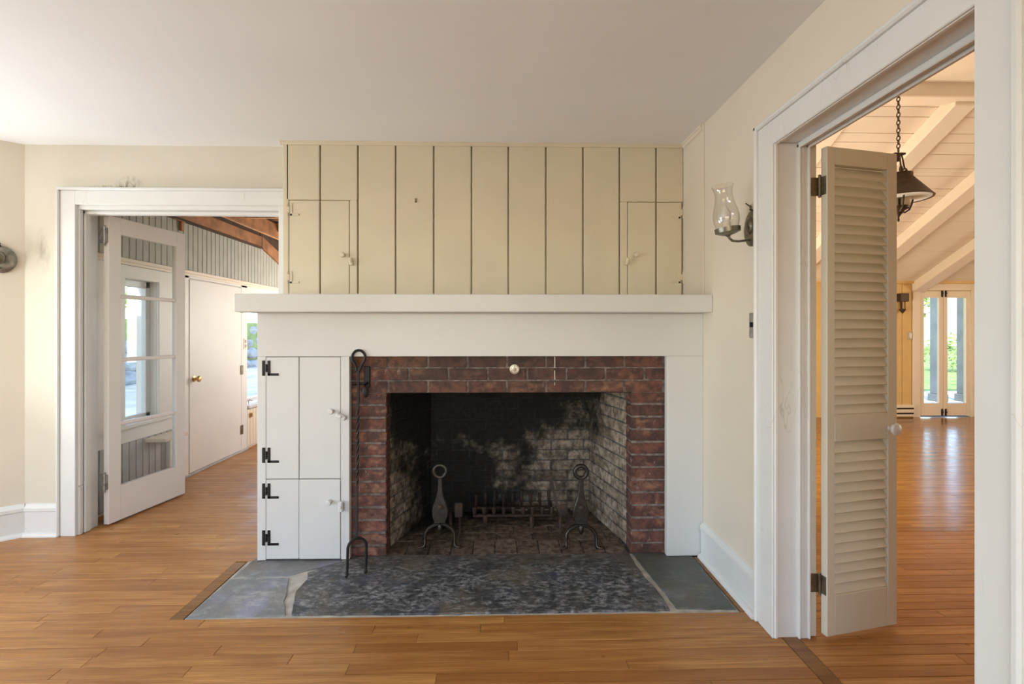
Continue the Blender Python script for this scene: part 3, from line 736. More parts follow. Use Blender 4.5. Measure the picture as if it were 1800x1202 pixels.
def andiron(x, y, label, lean):
    a = thing('andiron', (x, y, 0), label, 'andiron', 'pair of iron andirons in the firebox')
    # ring finial
    ring = [Vector((x+0.036*cos(t), y, 0.447+0.036*sin(t))) for t in [2*pi*i/24 for i in range(24)]]
    MB().tube(ring, 0.0125, 10, closed=True).build('ring_finial', M_irono, a, True)
    prof = [(0.15, 0.030), (0.165, 0.040), (0.185, 0.046), (0.215, 0.047), (0.245, 0.041), (0.275, 0.030), (0.305, 0.020), (0.335, 0.0155), (0.37, 0.0135), (0.415, 0.012)]
    out = [(x-w, z) for z, w in prof] + [(x+w, z) for z, w in prof[::-1]]
    MB().prism(out, 'y', y-0.011, y+0.013, bev=0.004).build('shaft', M_irono, a)
    MB().lathe([(0.017, 0.0), (0.017, 0.006), (0.014, 0.011), (0.007, 0.014), (0.0004, 0.015)], (x, y-0.010, 0.240), 'y', 16).build('boss', M_rust, a, True)
    MB().box(x-0.034, x+0.034, y-0.020, y+0.02, 0.146, 0.160, bev=0.003).build('collar', M_irono, a)
    MB().ball((x, y-0.004, 0.112), 0.016, 10, 8, (1, 1, 1.9)).build('pendant_drop', M_irono, a, True)
    for s, fy in ((-1, -0.02), (1, 0.0)):
        pts = [(x+s*0.006, y, 0.140), (x+s*0.035, y, 0.130), (x+s*0.066, y, 0.112), (x+s*0.086, y-0.004, 0.085), (x+s*0.089, y-0.008, 0.055), (x+s*0.087, y-0.012, 0.028), (x+s*0.094, y-0.016, 0.012), (x+s*0.112, y-0.022, 0.009)]
        MB().tube(pts, [0.011, 0.0115, 0.0115, 0.0105, 0.0095, 0.009, 0.011, 0.010], 10, sq=1.2).build('leg', M_irono, a, True)
        f = MB().ball((x+s*0.112, y-0.022, 0.009), 0.015, 12, 6, (1.25, 1.0, 0.6)).build('foot', M_rust, a, True)
    MB().tube([(x, y+0.01, 0.140), (x+lean*0.012, y+0.12, 0.118), (x+lean*0.03, y+0.30, 0.112), (x+lean*0.03, y+0.31, 0.06), (x+lean*0.03, y+0.315, 0.004)], 0.011, 4).build('log_bar', M_rust, a)
    return a
andiron(-0.358, 2.868, 'iron andiron with ring top standing at the left of the firebox', 1)
andiron(0.472, 2.832, 'iron andiron with ring top standing at the right of the firebox', -1)
bs = thing('rusty_block', (-0.262, 2.99, 0.0), 'rusty iron log stop beside the left andiron', 'log stop')
MB().box(-0.285, -0.235, 2.985, 3.005, 0.125, 0.215, bev=0.006).build('plate', M_rust, bs)
MB().tube([(-0.257, 3.0, 0.17), (-0.255, 3.03, 0.08), (-0.255, 3.03, 0.002)], 0.007, 8).build('post', M_rust, bs)
bs = thing('iron_bar', (0.375, 3.03, 0.0), 'thin rusty iron bar leaning left of the right andiron', 'iron bar')
MB().tube([(0.312, 3.075, 0.352), (0.332, 3.06, 0.28), (0.350, 3.045, 0.20), (0.372, 3.03, 0.14), (0.372, 3.03, 0.07), (0.372, 3.02, 0.006)], [0.014, 0.013, 0.012, 0.012, 0.009, 0.008], 4).build('bar', M_rust, bs)
MB().box(0.375, 0.42, 3.02, 3.035, 0.115, 0.19, bev=0.004).build('stop_plate', M_rust, bs)
gr = thing('fire_grate', (0.08, 3.2, 0), 'low rusty iron fire grate between the andirons', 'fire grate')
for i in range(9):
    gx = -0.170 + i*0.0632
    up = 0.15 + 0.03*((i*7) % 3)/2
    MB().tube([(gx, 3.150, 0.128), (gx, 3.146, 0.116), (gx, 3.152, 0.092), (gx, 3.175, 0.078), (gx, 3.27, 0.074), (gx, 3.345, 0.080), (gx, 3.372, 0.10), (gx, 3.380, up-0.02)], [0.0145, 0.014, 0.012, 0.010, 0.009, 0.009, 0.0095, 0.010], 8).build('grate_bar', M_rust, gr, True)
for yy in (3.19, 3.33): MB().box(-0.185, 0.345, yy-0.009, yy+0.009, 0.052, 0.070, bev=0.003).build('cross_bar', M_rust, gr)
for gx, gy in ((-0.10, 3.175), (0.203, 3.135), (-0.10, 3.33), (0.203, 3.33)):
    MB().tube([(gx, gy+0.012, 0.062), (gx, gy, 0.045), (gx, gy-0.002, 0.001)], [0.016, 0.015, 0.013], 8).build('leg', M_rust, gr)

# ------------------------------------------------------------------ wall lamp
def sconce(base, arm, label, tilt, reach=0.105):
    """base: plate centre on the wall; arm: unit vector from the wall into the room"""
    bx = Vector(base); n = Vector(arm).normalized(); side = Vector((-n.y, n.x, 0))
    s = thing('wall_lamp', tuple(bx), label, 'wall lamp', 'pair of glass wall lamps')
    Mp = Matrix((( *side, 0), (*n, 0), (0, 0, 1, 0), (0, 0, 0, 1))).transposed(); Mp.translation = bx
    Mp = Matrix.Translation(bx) @ Matrix(((side.x, n.x, 0, 0), (side.y, n.y, 0, 0), (0, 0, 1, 0), (0, 0, 0, 1)))
    # oval plate in local x (side), y (out), z
    def oval(b, rx, rz, y0, y1, rx2, rz2, k=28):
        vs = []
        for (ax_, az_, yy) in ((rx, rz, y0), (rx, rz, y0+0.004), (rx2, rz2, y1), (rx2*0.4, rz2*0.4, y1+0.004)):
            vs += [(ax_*cos(2*pi*i/k), yy, az_*sin(2*pi*i/k)) for i in range(k)]
        fs = [(r*k+i, r*k+(i+1) % k, (r+1)*k+(i+1) % k, (r+1)*k+i) for r in range(3) for i in range(k)]
        fs += [tuple(range(k))[::-1], tuple(3*k+i for i in range(k))]
        b.add(vs, fs)
    b = MB(Mp); oval(b, 0.077, 0.083, 0.0, 0.010, 0.064, 0.070); b.build('back_plate', M_pewter, s, True)
    b = MB(Mp); b.ball((0, 0.012, 0.010), 0.03, 16, 10, (1, 0.6, 1.35)); b.build('boss', M_pewter, s, True)
    b = MB(Mp); b.lathe([(0.004, 0), (0.007, 0.004), (0.004, 0.010), (0.006, 0.016), (0.001, 0.026)], (0, 0.010, 0.080), 'z', 12)
    b.tube([(0, 0.012, 0.098), (0.006, 0.026, 0.104), (0, 0.032, 0.112)], 0.003, 8); b.build('key_finial', M_pewter, s, True)
    zc = -0.028
    b = MB(Mp)
    b.tube([(0, 0.004, -0.055), (0, 0.035, -0.057), (0, 0.065, -0.060), (0, reach-0.020, -0.058), (0, reach-0.006, -0.046), (0, reach, zc-0.006)], [0.0055]*6, 10)
    b.build('arm', M_pewter, s, True)
    Mt = Mp @ Matrix.Translation((0, reach, zc)) @ Matrix.Rotation(tilt, 4, 'X')
    MB(Mt).lathe([(0.006, -0.012), (0.012, -0.006), (0.030, -0.001), (0.0535, 0.008), (0.0555, 0.028), (0.053, 0.028), (0.050, 0.012), (0.02, 0.006), (0.0005, 0.006)], n=32).build('cup', M_pewter, s, True)
    MB(Mt).lathe([(0.016, 0.006), (0.0165, 0.05), (0.015, 0.056), (0.006, 0.056)], n=18).build('candle_sleeve', M_candle, s, True)
    MB(Mt).lathe([(0.010, 0.056), (0.018, 0.068), (0.0225, 0.084), (0.020, 0.100), (0.012, 0.118), (0.005, 0.130), (0.0008, 0.138)], n=20).build('bulb', M_bulb, s, True)
    g_ = [(0.044, 0.010), (0.050, 0.035), (0.056, 0.062), (0.0565, 0.082), (0.052, 0.108), (0.044, 0.136), (0.0385, 0.164), (0.0375, 0.186), (0.0415, 0.206), (0.0475, 0.222)]
    gi = [(r-0.0015, h) for r, h in g_][::-1]
    MB(Mt).lathe(g_+gi, n=36, closed=True).build('glass_chimney', M_lampglass, s, True)
    return s
sconce((1.145, 2.170, 1.742), (-1, 0.03, 0), 'pewter wall lamp with clear hurricane glass beside the right doorway', radians(-6.5), 0.112)
sconce((-2.97-0.78*0.105, 3.09-0.62*0.105, 1.712), (0.36, -0.93, 0), 'pewter wall lamp on the angled wall, cut by the left edge', 0.0, 0.15)
sw = thing('switch_plate', (1.145, 2.156, 1.30), 'grey metal switch plate beside the right door casing', 'switch')
MB().box(1.137, 1.146, 2.118, 2.190, 1.243, 1.357, bev=0.003).build('plate', M_nickel, sw)
MB().box(1.124, 1.139, 2.150, 2.160, 1.292, 1.314, bev=0.002).build('toggle', M_black, sw)

# ------------------------------------------------------------------ French door (left doorway), swung open into the garden room
p0, p1 = Vector((-2.558, 3.218)), Vector((-2.461, 3.833)); dv = p1-p0; LD = dv.length
MF = Matrix.Translation((p0.x, p0.y, 0)) @ Matrix.Rotation(math.atan2(dv.y, dv.x), 4, 'Z')
# local: x along the leaf, y>0 away from the viewer's side (towards -x world)
fd = thing('door_1', (p0.x, p0.y, 0.01), 'white four pane French door swung open in the left doorway', 'door', kind='structure')
T = 0.038
def fbox(nm, x0, x1, z0, z1, y0=0.0, y1=T, bev=0.002, m=None): return MB(MF).box(x0, x1, y0, y1, z0, z1, bev=bev).build(nm, m or M_doorpaint, fd)
fbox('stile', 0.0, 0.087, 0.012, 2.032); fbox('stile', 0.540, LD, 0.012, 2.032)
fbox('top_rail', 0.087, 0.540, 1.922, 2.032); fbox('bottom_rail', 0.087, 0.540, 0.012, 0.240)
for zc_ in (1.509, 1.083, 0.655): fbox('muntin', 0.087, 0.540, zc_-0.013, zc_+0.013, 0.004, T-0.004, 0.005)
for z0, z1 in ((0.240, 0.642), (0.668, 1.070), (1.096, 1.496), (1.522, 1.922)):
    fbox('pane', 0.088, 0.539, z0+0.001, z1-0.001, 0.017, 0.021, 0, M_glass)
fbox('astragal', 0.606, 0.636, 0.012, 2.030, T-0.002, T+0.012, 0.003)
for z_ in (0.29, 1.90):
    MB(MF).tube([(-0.012, T*0.5, z_-0.055), (-0.012, T*0.5, z_+0.055)], 0.0065, 10).ball((-0.012, T*0.5, z_+0.060), 0.007, 10, 6).ball((-0.012, T*0.5, z_-0.060), 0.007, 10, 6).box(-0.010, 0.001, 0.004, T-0.004, z_-0.048, z_+0.048).build('hinge', M_nickel, fd)
    MB().box(-2.630, -2.566, 3.232, 3.236, z_-0.048, z_+0.048).build('hinge_leaf', M_nickel, fd)

# ------------------------------------------------------------------ louvred door (right doorway)
q0, q1 = Vector((1.337, 1.950)), Vector((1.696, 2.0295)); dv = q1-q0; LL = dv.length
ML = Matrix.Translation((q0.x, q0.y, 0)) @ Matrix.Rotation(math.atan2(dv.y, dv.x), 4, 'Z')
ld = thing('door_2', (q0.x, q0.y, 0.02), 'narrow cream louvred door standing open in the right doorway', 'door', kind='structure')
TL = 0.030
def lbox(nm, x0, x1, z0, z1, y0=0.0, y1=TL, bev=0.002, m=None): return MB(ML).box(x0, x1, y0, y1, z0, z1, bev=bev).build(nm, m or M_louver, ld)
lbox('stile', 0, 0.040, 0.02, 2.032); lbox('stile', 0.318, LL, 0.02, 2.032)
lbox('top_rail', 0.040, 0.318, 1.960, 2.032); lbox('lock_rail', 0.040, 0.318, 0.818, 0.926); lbox('bottom_rail', 0.040, 0.318, 0.02, 0.186)
slat_me = MB().prism([(-0.0116, -0.0250), (-0.0166, -0.0212), (0.0116, 0.0250), (0.0166, 0.0212)], 'x', 0.040, 0.316, bev=0.0012).mesh('slat', M_louver)
rotL = math.atan2(dv.y, dv.x)
def slat(z):
    p = ML @ Vector((0, TL/2+0.002, z)); link('slat', slat_me, ld, p, (random.uniform(-0.03, 0.03), 0, rotL))
pitch = 0.0392
n = int((1.957-0.930)/pitch)
for i in range(n): slat(0.930+0.022+i*(1.957-0.930-0.044)/(n-1))
n = int((0.815-0.190)/pitch)
for i in range(n): slat(0.190+0.022+i*(0.815-0.190-0.044)/(n-1))
MB(ML).lathe([(0.010, 0), (0.008, 0.010), (0.020, 0.018), (0.025, 0.027), (0.023, 0.036), (0.012, 0.041), (0.0005, 0.043)], (0.324, 0.0, 0.862), 'y', 20).build('knob', M_white, ld, True)
for z_ in (1.875, 0.225):
    MB(ML).tube([(-0.006, 0.030, z_-0.040), (-0.006, 0.030, z_+0.040)], 0.006, 10).ball((-0.006, 0.030, z_+0.043), 0.006, 8, 6).ball((-0.006, 0.030, z_-0.043), 0.006, 8, 6).build('hinge', M_agedbrass, ld)
    MB(ML).box(-0.0015, 0.0, 0.004, 0.028, z_-0.038, z_+0.038).build('hinge_leaf', M_agedbrass, ld)
    MB().box(1.290, 1.326, 1.984, 1.988, z_-0.038, z_+0.038).build('hinge_leaf', M_agedbrass, ld)

# ------------------------------------------------------------------ garden room seen through the left doorway
X0 = -2.76
W1 = (3.60, 3.945, 0.585, 1.665)    # window 1: y0,y1,z0,z1
W2 = (5.305, 6.10, 0.435, 1.62)
wg = MB()
def wallseg(y0, y1, z0, z1): wg.box(X0-0.16, X0, y0, y1, z0, z1)
wallseg(3.23, W1[0], 0, 2.61); wallseg(W1[0], W1[1], 0, W1[2]); wallseg(W1[0], W1[1], W1[3], 2.61)
wallseg(W1[1], W2[0], 0, 2.61); wallseg(W2[0], W2[1], 0, W2[2]); wallseg(W2[0], W2[1], W2[3], 2.61); wallseg(W2[1], 7.1, 0, 2.61)
gw = tag(wg.build('wall_garden_room', M_roomwhite), 'white and grey green boarded side wall of the garden room', 'wall', kind='structure')
tag(MB().box(X0-0.1, -1.3, 6.95, 7.1, 0, 2.7).build('wall_garden_far', M_roomwhite), 'white far wall of the garden room', 'wall', kind='structure')
y = 3.24; pwid = 0.0675
up_me = MB().box(0, 0.013, -pwid/2+0.003, pwid/2-0.003, 1.812, 2.240, bev=0.003).mesh('plank', M_bead)
lo_me = MB().box(0, 0.013, -pwid/2+0.003, pwid/2-0.003, 0.02, 0.455, bev=0.003).mesh('plank', M_beadlow)
while y < 6.9:
    link('plank', up_me, gw, (X0, y+pwid/2, random.uniform(-0.001, 0)))
    if y < 4.10: link('plank', lo_me, gw, (X0, y+pwid/2, 0))
    y += pwid
MB().box(X0, X0+0.028, 3.24, 6.9, 1.782, 1.812, bev=0.004).box(X0, X0+0.016, 3.24, 6.9, 1.764, 1.783).build('picture_rail', M_fartrim, gw)
# window 1
w = thing('window_1', (X0, 3.77, 0.585), 'tall white crank window seen through the French door', 'window', kind='structure')
MB().box(X0, X0+0.020, 3.50, 3.60, 0.56, 1.760, bev=0.004).build('casing', M_roomwhite, w)
MB().box(X0, X0+0.020, 3.945, 4.06, 0.56, 1.760, bev=0.004).build('casing', M_roomwhite, w)
MB().box(X0, X0+0.0195, 3.50, 4.06, 1.665, 1.762, bev=0.004).build('head_casing', M_roomwhite, w)
MB().box(X0-0.10, X0+0.045, 3.48, 4.08, 0.560, 0.590, bev=0.004).build('sill', M_roomwhite, w)
MB().box(X0, X0+0.018, 3.50, 4.06, 0.455, 0.560, bev=0.004).build('apron', M_roomwhite, w)
sf = MB().box(X0-0.09, X0-0.05, 3.60, 3.628, 0.59, 1.665, bev=0.003).box(X0-0.09, X0-0.05, 3.900, 3.945, 0.59, 1.665, bev=0.003).box(X0-0.09, X0-0.05, 3.60, 3.945, 1.615, 1.665, bev=0.003).box(X0-0.09, X0-0.05, 3.60, 3.945, 0.59, 0.632, bev=0.003).build('sash', M_white, w)
MB().box(X0-0.073, X0-0.069, 3.628, 3.900, 0.632, 1.615).build('pane', M_glass, sf)
MB().tube([(X0-0.03, 3.66, 0.596), (X0-0.01, 3.68, 0.606), (X0+0.02, 3.76, 0.606), (X0+0.03, 3.79, 0.600)], 0.006, 8).build('crank_handle', M_nickel, w)
# shelf
sh = thing('bench_shelf', (X0+0.15, 3.98, 0.40), 'small pale wooden bench top below the garden room window', 'bench')
MB().box(X0+0.014, X0+0.17, 3.80, 4.085, 0.415, 0.445, bev=0.004).build('top', M_fartrim, sh)
MB().box(X0+0.014, X0+0.05, 4.03, 4.08, 0.0, 0.415, bev=0.003).build('leg', M_roomwhite, sh)
# door 3
d3 = tag(MB().box(X0+0.001, X0+0.022, 4.325, 5.172, 0.022, 1.732, bev=0.002).build('door_3', M_roomwhite), 'flat white closet door with a brass knob beyond the French door', 'door', kind='structure')
MB().lathe([(0.026, 0), (0.027, 0.005), (0.012, 0.008), (0.010, 0.028), (0.024, 0.036), (0.027, 0.048), (0.020, 0.056), (0.0005, 0.058)], (X0+0.021, 4.385, 0.85), 'x', 18).build('knob', M_brass, d3, True)
for z_ in (0.868, 0.236, 1.52): MB().box(X0+0.010, X0+0.030, 5.155, 5.200, z_-0.048, z_+0.048, bev=0.002).build('hinge', M_agedbrass, d3)
MB().box(X0, X0+0.018, 5.182, 5.300, 0.0, 1.764, bev=0.003).box(X0, X0+0.018, 4.25, 4.320, 0.0, 1.764, bev=0.003).box(X0, X0+0.018, 4.25, 5.300, 1.742, 1.764, bev=0.003).build('door_casing', M_roomwhite, d3)
MB().box(X0, X0+0.03, 4.10, 5.30, 0.0, 0.018, bev=0.002).build('threshold', M_beadlow, d3)
op = thing('outlet_plate', (X0+0.018, 5.258, 1.143), 'small cream outlet plate beside the closet door', 'outlet')
MB().box(X0+0.017, X0+0.023, 5.225, 5.290, 1.085, 1.200, bev=0.002).build('plate', M_fartrim, op)
MB().box(X0+0.020, X0+0.025, 5.245, 5.270, 1.150, 1.185, bev=0.002).box(X0+0.020, X0+0.025, 5.245, 5.270, 1.100, 1.135, bev=0.002).build('sockets', M_agedbrass, op)
# window 2 and the counter beneath it
w = thing('window_2', (X0, 5.7, 0.47), 'bright window above the white counter left of the mantel', 'window', kind='structure')
sf = MB().box(X0-0.09, X0-0.05, 5.305, 5.335, 0.49, 1.62, bev=0.003).box(X0-0.09, X0-0.05, 6.06, 6.10, 0.49, 1.62, bev=0.003).box(X0-0.09, X0-0.05, 5.305, 6.10, 1.57, 1.62, bev=0.003).box(X0-0.09, X0-0.05, 5.305, 6.10, 0.49, 0.53, bev=0.003).build('sash', M_white, w)
MB().box(X0-0.073, X0-0.069, 5.335, 6.06, 0.53, 1.57).build('pane', M_glass, sf)
MB().box(X0-0.12, X0, 5.306, 6.098, 0.436, 0.468, bev=0.003).build('sill', M_white, w)
ct = thing('low_counter', (X0+0.02, 5.7, 0), 'low white counter with a boarded cupboard under the far window', 'counter')
MB().box(X0+0.001, X0+0.035, 5.308, 6.297, 0.436, 0.470, bev=0.004).build('worktop', M_white, ct)
for i in range(14): MB().box(X0+0.001, X0+0.016, 5.306+i*0.062, 5.306+i*0.062+0.058, 0.02, 0.425, bev=0.003).build('plank', M_fartrim, ct)
MB().box(X0+0.014, X0+0.034, 5.345, 5.385, 0.335, 0.385, bev=0.004).build('latch', M_brass, ct)
tap = thing('counter_tap', (X0-0.03, 5.45, 0.47), 'tiny chrome tap on the counter under the far window', 'tap')
MB().tube([(X0-0.05, 5.46, 0.47), (X0-0.05, 5.46, 0.505), (X0-0.03, 5.45, 0.515), (X0-0.0, 5.44, 0.505)], 0.006, 8).build('spout', M_nickel, tap)
wq = MB().box(-1.30, -1.16, 3.70, 5.75, 0, 2.62).box(-1.30, -1.16, 6.85, 7.1, 0, 2.62).box(-1.30, -1.16, 5.75, 6.85, 0, 0.85).box(-1.30, -1.16, 5.75, 6.85, 2.05, 2.62)
tag(wq.build('wall_garden_right', M_roomwhite), 'right wall of the garden room behind the chimney', 'wall', kind='structure')
# open roof of the garden room
rg = tag(MB().box(X0-0.2, -1.25, 3.10, 7.2, 2.62, 2.68).build('ceiling_garden_room', M_roofdk), 'open brown timber roof of the garden room', 'ceiling', kind='structure')
for i in range(34): MB().box(X0-0.15, -1.28, 3.24+i*0.11, 3.24+i*0.11+0.104, 2.595, 2.62, bev=0.003).build('roof_board', M_rafter if i % 3 else M_roofdk, rg)
MB().box(X0-0.03, X0+0.03, 3.24, 5.60, 2.232, 2.36, bev=0.004).build('wall_plate', M_rafter, rg)
MB().box(X0, X0+0.014, 3.24, 6.9, 2.345, 2.60, bev=0.003).build('gable_board', M_roofdk, rg)
MB().prism([(5.58, 2.30), (6.9, 1.98), (6.9, 2.60), (5.58, 2.60)], 'x', X0, X0+0.020).build('gable_board', M_roofdk, rg)
MB().prism([(5.60, 2.36), (5.60, 2.232), (6.9, 1.85), (6.9, 2.02)], 'x', X0-0.03, X0+0.034).build('hip_plate', M_rafter, rg)
MB().box(X0+0.012, X0+0.045, 3.24, 5.60, 2.218, 2.236, bev=0.003).build('edge_strip', M_roofdk, rg)
for x_ in (-2.62, -2.12, -1.66): MB().box(x_-0.025, x_+0.025, 3.24, 6.9, 2.365, 2.52, bev=0.003).build('rafter', M_rafter, rg)
for x_ in (-2.62, -2.12, -1.66): MB().box(x_-0.026, x_+0.0, 3.24, 6.9, 2.361, 2.368).build('rafter_lit_edge', M_rafterlt, rg)  # thin pale strip paints the lit lower edge of each rafter
for y_ in (4.3, 5.0, 5.7, 6.3): MB().box(X0, -1.3, y_-0.02, y_+0.02, 2.43, 2.53, bev=0.003).build('blocking', M_rafterlt if y_ > 4.6 else M_rafter, rg)
MB().box(X0+0.014, X0+0.040, 4.19, 4.225, 2.135, 2.235, bev=0.003).box(X0+0.014, X0+0.040, 4.10, 4.25, 2.215, 2.236, bev=0.003).build('bracket_block', M_rafter, rg)

# ------------------------------------------------------------------ dining room seen through the right doorway
YF = 7.06
fw = MB().box(1.30, 6.15, YF, YF+0.15, 0, 2.3).box(6.15, 7.05, YF, YF+0.15, 1.88, 2.3).box(7.05, 9.5, YF, YF+0.15, 0, 2.3)
fw = tag(fw.build('wall_dining_far', M_far), 'ochre boarded far wall of the dining room', 'wall', kind='structure')
x = 4.66
while x < 6.10:
    MB().box(x+0.003, min(x+0.145, 6.118)-0.003, YF-0.014, YF+0.001, 0.0, 2.02, bev=0.003).build('plank', M_far, fw); x += 0.145
MB().box(4.6, 9.5, YF-0.05, YF, 1.985, 2.03, bev=0.005).build('cornice', M_far, fw)
ew = MB().box(9.4, 9.55, -1.3, 1.4, 0, 3.6).box(9.4, 9.55, 3.2, 7.2, 0, 3.6).box(9.4, 9.55, 1.4, 3.2, 0, 0.65).box(9.4, 9.55, 1.4, 3.2, 2.2, 3.6)
tag(ew.build('wall_dining_right', M_far), 'ochre right wall of the dining room with a window opening', 'wall', kind='structure')
tag(MB().box(1.3, 9.5, -1.3, -1.2, 0, 3.0).build('wall_dining_near', M_far), 'near wall of the dining room', 'wall', kind='structure')
tag(MB().box(1.18, 1.30, -1.3, 7.2, 2.44, 3.7).build('wall_dining_left', M_vault), 'upper left gable wall of the dining room', 'wall', kind='structure')
# vaulted board ceiling
RY, RZ, SL = 4.22, 3.44, 0.509
cv = tag(MB().prism([(RY, RZ+0.10), (YF+0.2, RZ+0.10-SL*(YF+0.2-RY)), (YF+0.2, RZ+0.04-SL*(YF+0.2-RY)), (RY, RZ+0.04)], 'x', 1.2, 9.5).build('ceiling_dining', M_vault), 'cream boarded vault with sloping beams over the dining room', 'ceiling', kind='structure')
SN = 0.20
MB().prism([(RY, RZ+0.03), (RY, RZ+0.10), (-1.4, RZ+0.10-SN*(RY+1.4)), (-1.4, RZ+0.03-SN*(RY+1.4))], 'x', 1.2, 9.5).build('near_slope', M_vault, cv)
ln = math.hypot(1, SL); wid = 0; s_ = 0.0
widths = [0.19, 0.11, 0.19, 0.11, 0.15, 0.19, 0.11]
i = 0
while s_ < (YF-RY)*ln:
    w_ = widths[i % 7]; i += 1
    a, c = s_+0.0035, min(s_+w_, (YF-RY)*ln)-0.0035
    ya, yb = RY+a/ln, RY+c/ln
    za, zb = RZ-SL*(ya-RY), RZ-SL*(yb-RY)
    MB().prism([(ya, za), (yb, zb), (yb, zb+0.045), (ya, za+0.045)], 'x', 1.3, 9.4).build('ceiling_board', M_vault, cv)
    s_ += w_
for i in range(8):
    xc = 1.065 + i*1.03
    ya, yb = RY, YF-0.002
    if xc > 1.5:
        MB().prism([(ya, RZ-0.145), (yb, RZ-0.145-SL*(yb-ya)), (yb, RZ+0.0-SL*(yb-ya)), (ya, RZ)], 'x', xc-0.10, xc+0.10, bev=0.006).build('beam', M_vault, cv)
MB().box(1.3, 9.4, RY-0.08, RY+0.08, RZ-0.115, RZ+0.05, bev=0.008).build('ridge_beam', M_vault, cv)
# far French doors
t = tag(MB().box(6.120, 6.236, YF-0.022, YF+0.004, 0, 1.990, bev=0.004).build('trim_3', M_fartrim), 'cream casing around the far French doors', 'door trim', kind='structure')
MB().box(7.02, 7.13, YF-0.022, YF+0.004, 0, 1.990, bev=0.004).build('casing', M_fartrim, t)
MB().box(6.236, 7.02, YF-0.0215, YF+0.004, 1.885, 1.988, bev=0.004).build('head_casing', M_fartrim, t)
def far_door(name, x0, x1, label, hx):
    d = thing(name, ((x0+x1)/2, YF+0.02, 0), label, 'door', 'pair of far French doors', 'structure')
    y0, y1 = YF-0.004, YF+0.034
    for a, c in ((x0, x0+0.062), (x1-0.062, x1)): MB().box(a, c, y0, y1, 0.022, 1.876, bev=0.003).build('stile', M_fartrim, d)
    MB().box(x0+0.062, x1-0.062, y0, y1, 1.778, 1.876, bev=0.003).build('top_rail', M_fartrim, d)
    MB().box(x0+0.062, x1-0.062, y0, y1, 0.022, 0.205, bev=0.003).build('bottom_rail', M_fartrim, d)
    MB().box(x0+0.063, x1-0.063, YF+0.013, YF+0.017, 0.206, 1.777).build('pane', M_glass, d)
    for z_ in (1.845, 0.075):
        MB().box(hx-0.014, hx+0.014, y0-0.006, y0+0.002, z_-0.055, z_+0.075 if z_ > 1 else z_+0.045, bev=0.003).tube([(hx, y0-0.010, z_-0.06), (hx, y0-0.010, z_+0.085 if z_ > 1 else z_+0.05)], 0.005, 8).ball((hx, y0-0.014, z_), 0.011, 8, 6).build('bolt', M_iron, d)
far_door('door_4', 6.245, 6.598, 'left leaf of the far glazed French doors', 6.578)
far_door('door_5', 6.604, 7.010, 'right leaf of the far glazed French doors', 6.634)
# far wall fittings
fs = thing('far_wall_lamp', (5.93, YF-0.02, 1.70), 'small dark wall lamp on the ochre far wall', 'wall lamp')
MB().box(5.865, 5.99, YF-0.115, YF-0.014, 1.715, 1.835, bev=0.008).build('hood', M_bronze, fs)
MB().tube([(5.93, YF-0.03, 1.72), (5.93, YF-0.035, 1.60)], 0.010, 8).tube([(5.95, YF-0.08, 1.72), (5.95, YF-0.08, 1.60)], 0.006, 8).build('stem', M_bronze, fs)
MB().lathe([(0.0006, 1.535), (0.018, 1.56), (0.04, 1.590), (0.042, 1.605), (0.01, 1.612)], (5.93, YF-0.06, 0), 'z', 14).build('bottom_cup', M_bronze, fs, True)
ls = thing('light_switch', (6.085, YF-0.02, 1.21), 'white light switch on the ochre far wall', 'switch')
MB().box(6.045, 6.115, YF-0.020, YF-0.013, 1.155, 1.265, bev=0.003).build('plate', M_agedbrass, ls)
MB().box(6.060, 6.100, YF-0.028, YF-0.018, 1.175, 1.245, bev=0.003).build('rocker', M_white, ls)
ht = thing('baseboard_heater', (5.6, YF-0.04, 0.0), 'low white baseboard heater at the foot of the far wall', 'heater')
MB().box(5.0, 6.118, YF-0.060, YF-0.014, 0.075, 0.125, bev=0.004).build('front_panel', M_fartrim, ht)
MB().prism([(YF-0.014, 0.190), (YF-0.050, 0.190), (YF-0.070, 0.165), (YF-0.070, 0.150), (YF-0.014, 0.150)], 'x', 5.0, 6.118).build('top_panel', M_fartrim, ht)
MB().box(5.0, 6.118, YF-0.064, YF-0.014, 0.02, 0.050, bev=0.004).build('bottom_panel', M_fartrim, ht)
MB().box(5.0, 6.116, YF-0.045, YF-0.014, 0.02, 0.170).build('core', M_black, ht)

# ------------------------------------------------------------------ hanging lamp
PX, PYY = 2.80, 3.34
pl = thing('hanging_lamp', (PX, PYY, 3.28), 'dark metal chandelier with conical shade hanging on a chain', 'hanging lamp')
def zz(v): return v
MB().lathe([(0.082, 2.378), (0.082, 2.352), (0.192, 2.212), (0.199, 2.206), (0.195, 2.200), (0.186, 2.207), (0.078, 2.342), (0.02, 2.348), (0.02, 2.378)], (PX, PYY, 0), 'z', 40, closed=True).build('shade', M_bronze, pl, True)
MB().lathe([(0.1845, 2.2055), (0.0765, 2.3405)], (PX, PYY, 0), 'z', 40).build('shade_lining', M_white, pl, True)
link_me = MB().tube([Vector((0.010*cos(t_), 0, 0.017*sin(t_))) for t_ in [2*pi*i/12 for i in range(12)]], 0.0033, 6, closed=True).mesh('chain_link', M_bronze, True)
z_ = 2.550; i = 0
while z_ < 3.235:
    link('chain_link', link_me, pl, (PX, PYY, z_), (0, 0, (pi/2)*(i % 2)+0.5)); z_ += 0.0275; i += 1
MB().lathe([(0.06, 3.29), (0.055, 3.255), (0.02, 3.240), (0.005, 3.235)], (PX, PYY, 0), 'z', 18).build('ceiling_cup', M_bronze, pl, True)
MB().box(PX-0.040, PX+0.040, PYY-0.02, PYY+0.02, 2.514, 2.527, bev=0.003).tube([(PX, PYY, 2.52), (PX, PYY, 2.47)], 0.012, 8).build('bail_plate', M_bronze, pl)
